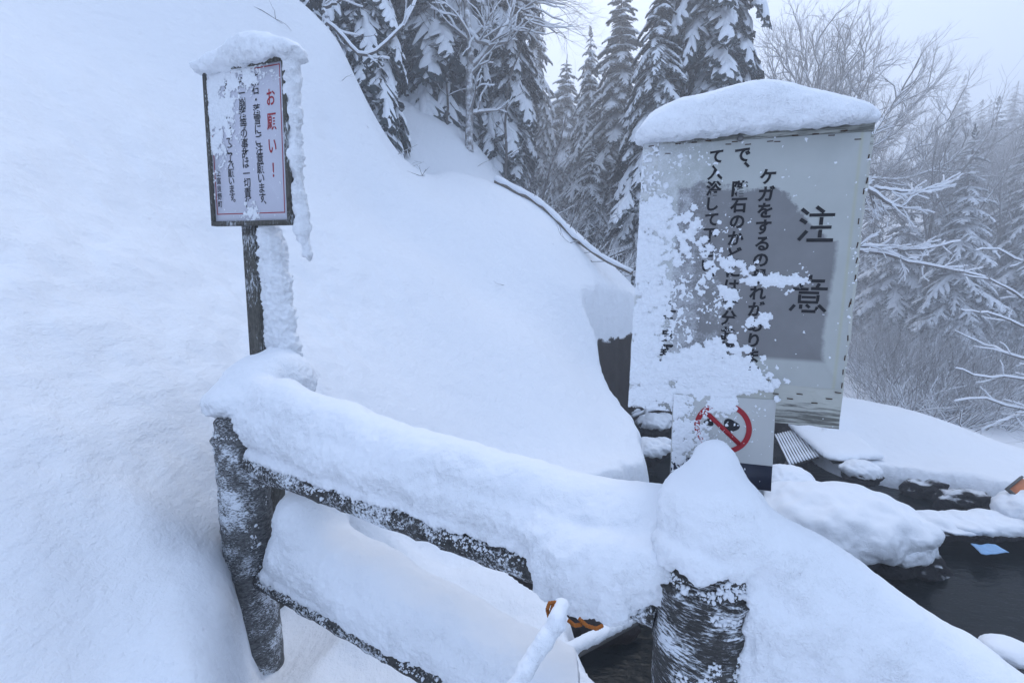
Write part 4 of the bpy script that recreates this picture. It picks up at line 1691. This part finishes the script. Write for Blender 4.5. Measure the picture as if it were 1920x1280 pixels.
# snow-coated bare trunk in front of the broad dark fir
r = np.random.default_rng(31)
org = W(880, 262, 11.3)
D = 11.3
sp_ = [([W(880, 262, D) - [0, 0, .3], W(880, 190, D), W(884, 100, D), W(878, 40, D), W(868, -60, D)], .105, .07),
       ([W(883, 128, D), W(905, 105, D), W(940, 70, D), W(958, 20, D + .2), W(985, -60, D + .3)], .075, .045),
       ([W(880, 60, D), W(897, 78, D - .2), W(920, 85, D - .3), W(952, 80, D - .4)], .060, .025),
       ([W(876, 60, D), W(862, 30, D), W(868, -40, D)], .05, .03),
       ([W(884, 64, D), W(905, 58, D), W(922, 50, D)], .035, .012)]
tb = limbs(r, sp_, org, 2, .8, 3)
for _ in range(16):
    grow(r, tb, W(960 + r.uniform(-10, 25), r.uniform(-40, 60), D + .3) - org, np.array([.9, r.normal() * .5, .1 + .3 * r.normal()]), 1.1, .016, 4, .5, .02, (2, 3), .0015)
bare_tree('bare_tree', 'bare forked tree with a snow-coated pale trunk on the shoulder', 'bare tree', tb, org, 'bare trees', 1.6, trunk_mat=M['bark_rimed'])

# thin saplings on the shoulder
for k, (pts, lab, r0, td) in enumerate([
        ([(948, 350), (950, 290), (948, 220), (955, 150), (975, 90), (1000, 45)], 'thin dark sapling right of the snow-coated bare trunk', .045, 3),
        ([(838, 225), (840, 160), (822, 90), (815, 30), (812, -40)], 'thin crooked sapling in front of the broad dark fir', .035, 2),
        ([(1012, 385), (1030, 320), (1052, 262), (1062, 215)], 'thin leaning sapling below the pale pointed fir', .030, 3)]):
    r = np.random.default_rng(50 + k)
    D = (11.8, 11.6, 11.4)[k]
    P = [W(a, b_, D) for a, b_ in pts]
    org = P[0] - [0, 0, .15]
    P[0] = org
    tb = limbs(r, [(P, r0, .012)], org, td, .75, 2, .12)
    bare_tree('sapling', lab, 'sapling', tb, org, 'thin saplings on the shoulder', .6, .012)

# bent snowy branch over the ridge
r = np.random.default_rng(61)
D = 7.9
org = W(598, 40, D) - [0, 0, .3]
sp_ = [([org, W(612, 35, D), W(640, 70, D), W(668, 105, D), W(675, 112, D), W(705, 100, D), W(735, 72, D), W(765, 40, D), W(790, -30, D)], .034, .018),
       ([W(612, 32, D), W(605, 15, D), W(632, 8, D), W(655, -20, D)], .030, .018)]
tb = limbs(r, sp_, org, 2, .4, 4)
bare_tree('bent_sapling', 'bent bare sapling with snow on its elbow, hanging over the left ridge', 'sapling', tb, org, None, 1.7)

# shrubs
for k, (px, py, d, n, L, lab) in enumerate([(975, 395, 12.2, 22, 1.1, 'frosted twiggy shrub at the foot of the thin dark sapling'),
                                            (1015, 400, 13.0, 20, 1.2, 'frosted shrub in the dip below the pale pointed fir'),
                                            (1070, 425, 13.5, 20, 1.0, 'frosted shrub left of the small young fir'),
                                            (1110, 480, 10.5, 24, .7, 'low tangled shrub behind the end of the fallen trunk'),
                                            (1160, 505, 10.0, 22, .6, 'low snowy twigs beside the left edge of the warning board'),
                                            (985, 340, 16.0, 22, 1.5, 'pale tangled shrub behind the thin dark sapling')]):
    r = np.random.default_rng(70 + k)
    org = W(px, py, d) - [0, 0, .15]
    tb = []
    for _ in range(n):
        a = r.uniform(0, 6.28)
        grow(r, tb, np.array([r.normal() * .15, r.normal() * .15, 0]), np.array([math.cos(a) * .8, math.sin(a) * .8, r.uniform(.3, 1.2)]), L * r.uniform(.5, 1), .012, 3, .5, .05, (2, 3), .002)
    bare_tree('shrub', lab, 'shrub', tb, org, 'frosted shrubs', .9, .007)

# big bare trees behind the warning board
r = np.random.default_rng(82)
D = 22.0
org = W(1560, 690, D) - [0, 0, .6]
tb = []
P = pline([org, W(1560, 500, D), W(1552, 380, D), W(1545, 300, D)], 10) - org
tb.append((P, np.linspace(.28, .19, 10)))
tops_ = [(1500, 60), (1530, 85), (1585, 95), (1640, 130), (1690, 170), (1740, 170), (1775, 230), (1800, 290), (1805, 335), (1470, 110), (1600, 160), (1670, 240), (1730, 300), (1560, 120), (1700, 380), (1450, 150), (1620, 110), (1760, 350)]
for i, (a, b_) in enumerate(tops_):
    s0 = W(1548 + r.normal() * 3, 300 + r.uniform(-10, 120) * (1 if a > 1600 else .2), D) - org
    e0 = W(a, b_, D + r.normal() * 1.6) - org
    mid = s0 * .5 + e0 * .5 + np.array([0, 0, -.45 if a > 1600 else .1]) + r.normal(size=3) * .25
    P = pline([s0, mid * .5 + s0 * .5 + r.normal(size=3) * .1, mid, e0 * .6 + mid * .4 + r.normal(size=3) * .15, e0], 14, .03, r)
    rr = np.linspace(.10, .022, 14)
    tb.append((P, rr))
    for j in range(3, 14):
        for _ in range(2):
            dirn = P[j] - P[j - 1]
            dirn /= np.linalg.norm(dirn)
            side = r.normal(size=3)
            side -= side @ dirn * dirn
            side /= np.linalg.norm(side)
            grow(r, tb, P[j], dirn + side * .75 + [0, 0, .15], r.uniform(.8, 1.5), .034, 3, .5, .06, (3, 4), .004)
bare_tree('bare_tree', 'wide bare tree whose fine twigs fan out above and right of the warning board', 'bare tree', tb, org, 'bare trees', .8, .03)

r = np.random.default_rng(91)
D = 11.5
org = W(1540, 740, D) - [0, 0, .4]
sp_ = [([org, W(1535, 560, D), W(1530, 380, D), W(1520, 250, D)], .13, .07),
       ([W(1530, 330, D), W(1600, 345, D), W(1640, 362, D), W(1672, 388, D), W(1690, 390, D)], .075, .028),
       ([W(1690, 388, D), W(1720, 362, D), W(1765, 345, D), W(1800, 325, D)], .025, .010),
       ([W(1640, 352, D), W(1680, 358, D), W(1730, 362, D), W(1790, 350, D)], .030, .010),
       ([W(1532, 470, D), W(1620, 462, D), W(1680, 468, D), W(1730, 470, D), W(1800, 452, D)], .055, .012),
       ([W(1532, 475, D), W(1620, 470, D), W(1660, 475, D), W(1700, 492, D), W(1760, 500, D), W(1850, 520, D)], .055, .012)]
tb = limbs(r, sp_, org, 2, .55, 2, .08, .7)
bare_tree('bare_tree', 'nearer bare tree behind the warning board, its level limbs loaded with snow', 'bare tree', tb, org, 'bare trees', 1.9, .006)

# branches reaching in from the right edge
r = np.random.default_rng(95)
D = 8.6
org = W(2080, 860, D) - [0, 0, .5]
sp_ = [([org, W(2075, 700, D), W(2060, 500, D), W(2050, 300, D)], .11, .06)]
for pts in [[(2066, 640), (1990, 585), (1920, 560), (1860, 525), (1805, 515)], [(2066, 660), (1980, 625), (1915, 610), (1850, 585), (1800, 580)],
            [(2070, 720), (1960, 690), (1900, 665), (1840, 645), (1790, 620)], [(2062, 560), (1970, 500), (1910, 490), (1870, 465), (1830, 470)],
            [(2072, 770), (1960, 720), (1900, 705), (1845, 710), (1790, 690)], [(2074, 790), (1970, 780), (1915, 778), (1870, 790), (1840, 808)],
            [(2074, 790), (1960, 775), (1900, 765), (1850, 745), (1790, 752)]]:
    sp_.append(([W(a, b_, D + r.normal() * .25) for a, b_ in pts], .034, .008))
tb = limbs(r, sp_, org, 2, .45, 3, .05, .6)
bare_tree('bare_tree', 'bare tree off the right edge, snowy branches reaching into the picture', 'bare tree', tb, org, 'bare trees', 1.3, .006)

# fallen trunk along the slope's rim
r = np.random.default_rng(99)
fp = [(930, 360, 9.0), (960, 366, 8.8), (1000, 388, 8.6), (1045, 420, 8.3), (1090, 455, 8.0), (1130, 485, 7.8), (1185, 512, 7.6)]
P = pline([W(*a) for a in fp], 22)
P[:, 2] = np.maximum(P[:, 2], [gz(x, y) + .05 for x, y in P[:, :2]])
org = P[10].copy()
fl = thing('fallen_trunk', 'curved fallen trunk with snow along its back, on the rim of the slope', 'log', tuple(org))
mb = MB()
mb.tube(P - org, np.linspace(.060, .032, 22), 10)
mb.build('trunk', M['log'], fl)
mb = MB()
mb.tube(P - org + np.c_[np.zeros(22), np.zeros(22), np.linspace(.050, .030, 22)], np.linspace(.078, .045, 22) * (1 + .15 * np.sin(np.arange(22) * 2.1)), 8, True, .8)
mb.build('snow_load', M['snow_tree'], fl)
tb = []
for i in range(6, 22, 2):
    for _ in range(2):
        grow(r, tb, P[i] - org, np.array([r.normal(), r.normal() * .6, r.uniform(-.2, .8)]), .5, .010, 2, .6, .0, (2, 3), .002)
_, tw, s_ = bare_arrays(tb, .006, .7)
tw.build('twigs', M['twig'], fl, kind='stuff')

# sticks poking out of the slope
for k, (pts, rad, lab) in enumerate([([(728, 289), (748, 289), (782, 271)], .009, 'bent stick on the slope, highest of the loose sticks'),
                                     ([(740, 312), (770, 322), (785, 331), (797, 328)], .009, 'twig with a forked end, lowest of the loose sticks on the slope'),
                                     ([(765, 311), (795, 303)], .006, 'short straight stick just above the forked twig'),
                                     ([(625, 145), (636, 156), (642, 150)], .008, 'dry twig tuft on the ridge below the dark fir'),
                                     ([(703, 246), (704, 262)], .010, 'dark stub on the rim of the near ridge'),
                                     ([(440, 5), (480, 12), (530, 45)], .007, 'thin twig on the slope above the small notice'),
                                     ([(880, 320), (905, 305), (925, 298)], .008, 'thin stick poking from the rounded shoulder'),
                                     ([(935, 532), (945, 534)], .006, 'tiny twig in the middle of the open slope')]):
    r = np.random.default_rng(120 + k)
    hits = [ground_hit(*p) for p in pts]
    dd = [np.linalg.norm(h - [0, 0, CAMZ]) for h in hits]
    dm = min(dd)
    P = []
    for i, p in enumerate(pts):
        rr_ = ray(*p)
        P.append(np.array([0, 0, CAMZ]) + rr_ / np.linalg.norm(rr_) * (min(dd[i], dm * 1.15) - .02))
    P[0] = hits[0] - [0, 0, .04]
    org = P[0]
    tb = [(pline(P, 8) - org, np.linspace(rad, rad * .5, 8))]
    for _ in range(3 if k in (1, 3, 5) else 1):
        grow(r, tb, tb[0][0][-2], np.array([r.normal() * .6, r.normal() * .4, r.uniform(-.2, .5)]), .14, rad * .5, 1, .6, 0, (2, 2), .001)
    mb = MB()
    for Pp, rr in tb:
        mb.tube(Pp, rr, 5)
    t = thing('stick', lab, 'stick', tuple(org), (0, 0, 0), 'loose sticks in the snow')
    mb.build('twig', M['bark'], t)

# far trees in the fog, right and centre: copies of three made once
r = np.random.default_rng(140)
farf = make_fir('faint grey fir in the fog beyond the pool', 150, 9, 2.2, (0, 0, 0), 0, 'faint far trees in the fog', gap=.55, per=6, fr=FR_LO)
fars = []
for sd_ in (151, 152):
    tb = []
    rr = np.random.default_rng(sd_)
    grow(rr, tb, np.zeros(3), np.array([0, 0, 1.0]), 3.4, .13, 6, .55, .10, (3, 4), .006, .70, .10)
    fars.append(bare_tree('bare_tree', 'faint bare tree in the fog beyond the pool', 'bare tree', tb, (0, 0, 0), 'faint far trees in the fog', .8, .02))
places = []
for i in range(78):
    px = r.uniform(1740, 2080) if i < 62 else r.uniform(1180, 1760)
    d = r.uniform(21, 34) if i < 30 else r.uniform(30, 56)
    places.append((px, d))
used = set()
words = ['faint %s in the fog beyond the pool']
for i, (px, d) in enumerate(places):
    src = (farf, fars[0], fars[1])[i % 3]
    o = src if i < 3 else copy_tree(src)
    p = W(px, 500, d)
    o.location = (p[0], p[1], gz(p[0], p[1]) - .2)
    o.rotation_euler = (0, 0, r.uniform(0, 6.28))
    s_ = r.uniform(.85, 1.4)
    o.scale = (s_, s_, s_)

rr = np.random.default_rng(171)
tb = []
for _ in range(30):
    a = rr.uniform(0, 6.28)
    grow(rr, tb, np.array([rr.normal() * .3, rr.normal() * .3, 0]), np.array([math.cos(a) * .8, math.sin(a) * .8, rr.uniform(.5, 1.4)]), rr.uniform(.7, 1.5), .018, 3, .5, .06, (2, 3), .003)
sh0 = bare_tree('shrub', 'pale twiggy thicket in the hollow beyond the pool, right of the warning board', 'shrub', tb, (0, 0, 0), 'pale thickets beyond the pool', .9, .01)
for i in range(26):
    o = sh0 if i == 0 else copy_tree(sh0)
    p = W(r.uniform(1600, 1960), 500, r.uniform(13.5, 24))
    o.location = (p[0], p[1], gz(p[0], p[1]) - .15)
    o.rotation_euler = (0, 0, r.uniform(0, 6.28))
    s_ = r.uniform(.8, 1.7)
    o.scale = (s_, s_, s_)

# ================================================================== BY THE POOL
def boulder(label, c, rad, seed, snow=True, group='snow-covered boulders in the pool', flat=1.0):
    r = np.random.default_rng(seed)
    c, rad = np.array(c, float), np.array(rad, float)
    t = thing('boulder', label, 'boulder', tuple(c - [0, 0, rad[2]]), (0, 0, 0), group)
    o0 = c - [0, 0, rad[2]]
    V, F = ico(4)
    V = V * rad * (1 + .26 * fbm(V + seed, .8, 3) - .16 * np.abs(fbm(V * 1.0 + seed + 50, .55, 3)))[:, None] * .97
    link('rock', mesh_np('rock', V + c - o0, F, [M['rock']], False), t)
    if snow:
        h = max(.014, max(rad) / 36)
        f = Field(c - rad * 1.25 - .10, c + rad * 1.25 + [.1, .1, .45 * flat], h)
        f.ell(c + [0, 0, rad[2] * .38], (rad[0] * 1.0, rad[1] * 1.0, rad[2] * .92 * flat), .05)
        for _ in range(7):
            a = r.uniform(0, 6.28)
            k = r.uniform(.35, .8)
            f.ell(c + [math.cos(a) * rad[0] * k, math.sin(a) * rad[1] * k, rad[2] * r.uniform(.30, .75)], rad * r.uniform(.28, .48) * [1, 1, .8], .09 * max(rad))
        f.below(c[2] + rad[2] * .02, .03)
        o = f.snow('snow_load', M['snow'], None, amp=.012, scale=.08, big=.05 * max(rad), bigs=.35 * max(rad))
        o.parent = t
        o.location = -Vector(o0)
    return t


def at_z(px, py, z):
    r_y = ray(px, py)
    return np.array([0, 0, CAMZ]) + r_y * ((z - CAMZ) / r_y[2])


p = at_z(1585, 985, -.78)
boulder('largest snow mound, over the boulder in the middle of the pool', p + [0, .1, -.16], (.72, .52, .36), 201, True)
p = at_z(1690, 1040, -.92)
boulder('low snowy rock in front of the largest mound, at the dark pool', p + [0, .15, -.05], (.38, .28, .20), 202)
p = at_z(1475, 930, -.85)
boulder('snowy rock at the left end of the largest mound, beside the plate', p, (.30, .30, .26), 203)
p = at_z(1615, 890, -.95)
boulder('snowy rock behind the largest mound, by the open stream', p, (.22, .20, .14), 204)
p = at_z(1770, 985, -.98)
boulder('flat snowy rock between the stream and the dark pool', p, (.40, .20, .09), 205)
p = at_z(1860, 1000, -.98)
boulder('flat snowy rock just behind the blue sheet', p + [.05, .12, 0], (.44, .22, .10), 206)
p = at_z(1905, 985, -.95)
boulder('snowy rock at the right edge, under the orange board', p + [.3, .1, 0], (.36, .28, .22), 207)
p = at_z(1810, 925, -.90)
boulder('dark bare rock under the overhanging snow of the far bank', p + [.1, .10, -.15], (.36, .16, .16), 208, False, 'bare rocks of the pool')
p = at_z(1745, 905, -.90)
boulder('dark bare rock left of the other under the far bank', p + [.1, .15, -.15], (.30, .16, .15), 209, False, 'bare rocks of the pool')
p = at_z(1760, 1080, -1.05)
boulder('dark wet rock at the corner of the pool, right of the low snowy rock', p + [0, .2, -.05], (.26, .2, .16), 210, False, 'bare rocks of the pool')
p = at_z(1060, 1150, -1.0)
bd_ = boulder('dark brown rock in the gap beneath the upper rail, left of the near log post', p + [0, .1, -.1], (.62, .40, .34), 240, False, 'bare rocks of the pool')
bd_.children[0].data.materials[0] = M['earth']
for k, (px, py, z, s_, lab) in enumerate([(1172, 705, -.80, .13, 'small snow-topped stone under the cut snow bank'), (1205, 760, -1.0, .16, 'snowy stone between crossed snowy sticks by the stream'),
                                          (1150, 735, -.90, .13, 'rounded snowy stone low against the dark bank under the cut snow'), (1160, 765, -1.0, .11, 'little snowy stone where the slope meets the stream'), (1225, 800, -1.02, .24, 'broad snowy stone on the stream edge left of the plate'), (1215, 850, -.9, .22, 'snowy stone on the bank at the plate\'s left edge'),
                                          (1245, 790, -1.02, .16, 'round snowy stone close to the plate by the stream'), (1185, 775, -.95, .14, 'small stone on the stream edge beneath the large board'),
                                          (1242, 835, -1.0, .13, 'small stone touching the left edge of the plate')]):
    boulder(lab, at_z(px, py, z), (s_ * 1.2, s_, s_ * .75), 220 + k, True, 'snow-topped stones along the stream')
for k, (a, b_, lab) in enumerate([((1185, 782), (1250, 765), 'snowy stick lying across the stream below the large board'), ((1208, 765), (1215, 790), 'short snowy stick crossing the longer one by the stream')]):
    A, B = at_z(*a, -.93), at_z(*b_, -.90)
    t = thing('stick', lab, 'stick', tuple(A), (0, 0, 0), 'snowy sticks at the stream')
    P = pline([A, (A + B) / 2 + [0, 0, .03], B], 10) - A
    mb = MB()
    mb.tube(P, .022, 6)
    mb.build('twig', M['bark'], t)
    mb = MB()
    mb.tube(P + [0, 0, .025], .034, 7)
    mb.build('snow_load', M['snow_tree'], t)

# snowy pole seen under the upper rail
A, B = W(1080, 1222, 1.9), W(1182, 1168, 2.25)
t = thing('pole', 'snow-covered pole slanting below the upper rail, left of the near log post', 'pole', tuple(A))
A2, B2 = A + (A - B) * .35, B + (B - A) * .12
mb = MB()
mb.tube(np.linspace(A2, B2, 12) - A, .022, 8)
mb.build('shaft', M['grey_wood'], t)
f = Field(np.minimum(A2, B2) - .1, np.maximum(A2, B2) + .12, .009)
f.cap(A2 + [0, 0, .028], B2 + [0, 0, .028], .027, None, .02)
o = f.snow('snow_load', M['snow'], None, amp=.005, scale=.04)
o.parent = t
o.location = -Vector(A)

# duckboard, planks
C0 = [at_z(1452, 818, -.92), at_z(1502, 806, -.92), at_z(1540, 858, -.92), at_z(1478, 872, -.92)]
t = thing('duckboard', 'slatted duckboard with snow lines on its slats, right of the plate', 'duckboard', tuple(C0[0]))
ex, ey = C0[1] - C0[0], C0[3] - C0[0]
ex[2] = ey[2] = 0
nsl = 11
slat_me = snow_me = None
Lx = np.linalg.norm(ex)
angx = math.atan2(ey[1], ey[0])
Ly = np.linalg.norm(ey) * 1.05
wsl = Lx * abs(math.sin(math.atan2(ex[1], ex[0]) - angx)) / nsl
for i in range(nsl):
    c = ex * ((i + .5) / nsl) + ey * .5
    if slat_me is None:
        mb = MB()
        mb.box((0, 0, 0), (Ly, wsl * .55, .03))
        so = mb.build('slat', M['grey_wood'], t, smooth=False)
        slat_me = so.data
        mb = MB()
        mb.tube(np.c_[np.linspace(-Ly / 2, Ly / 2, 9), np.zeros(9), np.full(9, .018)], wsl * .36 * (1 + .12 * np.sin(np.arange(9) * 2.0)), 8, True, .75)
        sn = mb.build('snow_load', M['snow_tree'], so)
        snow_me = sn.data
    else:
        so = link('slat', slat_me, t)
        sn = link('snow_load', snow_me, so)
    so.location = c
    so.rotation_euler = (0, 0, angx)
for q in (.12, .88):
    mb = MB()
    mb.box((0, 0, -.045), (.07, Lx * .95, .05))
    o = mb.build('bearer', M['grey_wood'], t, smooth=False)
    o.location = ex * .5 + ey * q
    o.rotation_euler = (0, 0, math.atan2(ex[1], ex[0]) - R_(90))

C0 = np.array([at_z(1490, 800, -.86), at_z(1560, 795, -.86), at_z(1640, 858, -.86), at_z(1562, 862, -.86)])
t = thing('platform', 'flat wooden platform under a smooth sheet of snow, right of the duckboard', 'platform', tuple(C0[0]))
cc = C0 - C0[0]
for i in range(4):
    u0, u1 = i / 4 + .01, (i + 1) / 4 - .01
    q4 = [cc[0] + (cc[1] - cc[0]) * u0, cc[0] + (cc[1] - cc[0]) * u1, cc[3] + (cc[2] - cc[3]) * u1, cc[3] + (cc[2] - cc[3]) * u0]
    V = [q - [0, 0, .05] for q in q4] + [q for q in q4]
    mb = MB()
    mb.add(V, [[0, 3, 2, 1], [4, 5, 6, 7], [0, 1, 5, 4], [1, 2, 6, 5], [2, 3, 7, 6], [3, 0, 4, 7]])
    mb.build('plank', M['grey_wood'], t, smooth=False)
f = Field(C0.min(0) - .15, C0.max(0) + .25, .02)
for a_ in np.linspace(.04, .96, 14):
    for b_ in np.linspace(.04, .96, 10):
        q = (C0[0] * (1 - b_) + C0[1] * b_) * (1 - a_) + (C0[3] * (1 - b_) + C0[2] * b_) * a_
        f.ell(q + [0, 0, .03], (.13, .13, .055), .03)
f.below(C0[0][2] + .004, .01)
o = f.snow('snow_load', M['snow'], None, amp=.012, scale=.10)
o.parent = t
o.location = -Vector(C0[0])

# blue sheet
q4 = [at_z(1820, 1018, -.985), at_z(1866, 1020, -.985), at_z(1892, 1036, -.985), at_z(1840, 1038, -.985)]
org = q4[0]
t = thing('blue_sheet', 'light blue plastic sheet on the rock edge of the dark pool', 'plastic sheet', tuple(org))
q4 = [q - org for q in q4]
us_ = np.linspace(0, 1, 12)
V = []
for a_ in us_:
    for b_ in us_:
        q = (q4[0] * (1 - b_) + q4[1] * b_) * (1 - a_) + (q4[3] * (1 - b_) + q4[2] * b_) * a_
        V.append(q)
V = np.array(V)
V[:, 2] += .015 * fbm(V, .12, 2)
ii = np.arange(144).reshape(12, 12)
o = link('sheet', mesh_np('sheet', V, np.stack([ii[:-1, :-1], ii[1:, :-1], ii[1:, 1:], ii[:-1, 1:]], -1).reshape(-1, 4), [M['blue']]), t)
mo = o.modifiers.new('thickness', 'SOLIDIFY')
mo.thickness = .006

# orange board at the right edge
p = W(1912, 925, 4.7)
t = thing('orange_board', 'small orange board in a dark frame leaning on snow at the right edge', 'board', tuple(p), (R_(-50), R_(-12), R_(25)))
mb = MB()
mb.box((.08, 0, 0), (.30, .015, .16))
mb.build('panel', mat_plain('orange_panel', (.50, .16, .06), .6, .2, 20), t, smooth=False)
for c, s_ in [((.08, 0, .09), (.34, .03, .02)), ((.08, 0, -.09), (.34, .03, .02)), ((-.08, 0, 0), (.02, .03, .16))]:
    mb = MB()
    mb.box(c, s_)
    mb.build('frame', M['grey_wood'], t, smooth=False)

# stone post at the lower right
p = W(1890, 1232, 2.3)
t = thing('stone_post', 'grey stone post with snow on its top, in the lower right corner', 'post', (p[0], p[1], -1.3))
hh = p[2] + 1.3
mb = MB()
for i in range(1):
    mb.box((.02, .02, hh / 2), (.15, .17, hh), np.array(Matrix.Rotation(R_(24), 3, 'Z')))
mb.build('shaft', M['stone'], t, smooth=False)
mb = MB()
mb.box((.18, -.10, hh * .42), (.26, .14, hh * .84), np.array(Matrix.Rotation(R_(24), 3, 'Z')))
mb.build('foot', M['stone'], t, smooth=False)
f = Field(p + [-.2, -.3, -.2], p + [.42, .25, .25], .008)
f.ell(p + [.0, .01, .03], (.10, .10, .045), .03)
f.ell(p + [.06, .0, .02], (.09, .09, .045), .03)
f.ell(p + [.17, -.08, -.07], (.13, .09, .06), .04)
o = f.snow('snow_load', M['snow'], None, amp=.005, scale=.04, big=.006, bigs=.12)
o.parent = t
o.location = (-p[0], -p[1], 1.3)

# ================================================================== FOG
m = bpy.data.materials.new('fog')
m.use_nodes = True
t = m.node_tree
t.nodes.clear()
pv = t.nodes.new('ShaderNodeVolumePrincipled')
pv.inputs['Color'].default_value = (.93, .95, 1.0, 1)
pv.inputs['Density'].default_value = .0145
pv.inputs['Density Attribute'].default_value = ''
pv.inputs['Anisotropy'].default_value = .55
mo_ = t.nodes.new('ShaderNodeOutputMaterial')
t.links.new(pv.outputs['Volume'], mo_.inputs['Volume'])
try:
    m.cycles.homogeneous_volume = True
except Exception:
    pass
zt = max(GZ.max(), 22) + 1.5
mb = MB()
lo, hi = np.array([gx[0] - 1, gy[0] - 1, GZ.min() - 1.0]), np.array([gx[-1] + 1, gy[-1] + 1, zt])
mb.box((lo + hi) / 2, hi - lo)
mb.build('haze', m, None, smooth=False, kind='stuff')
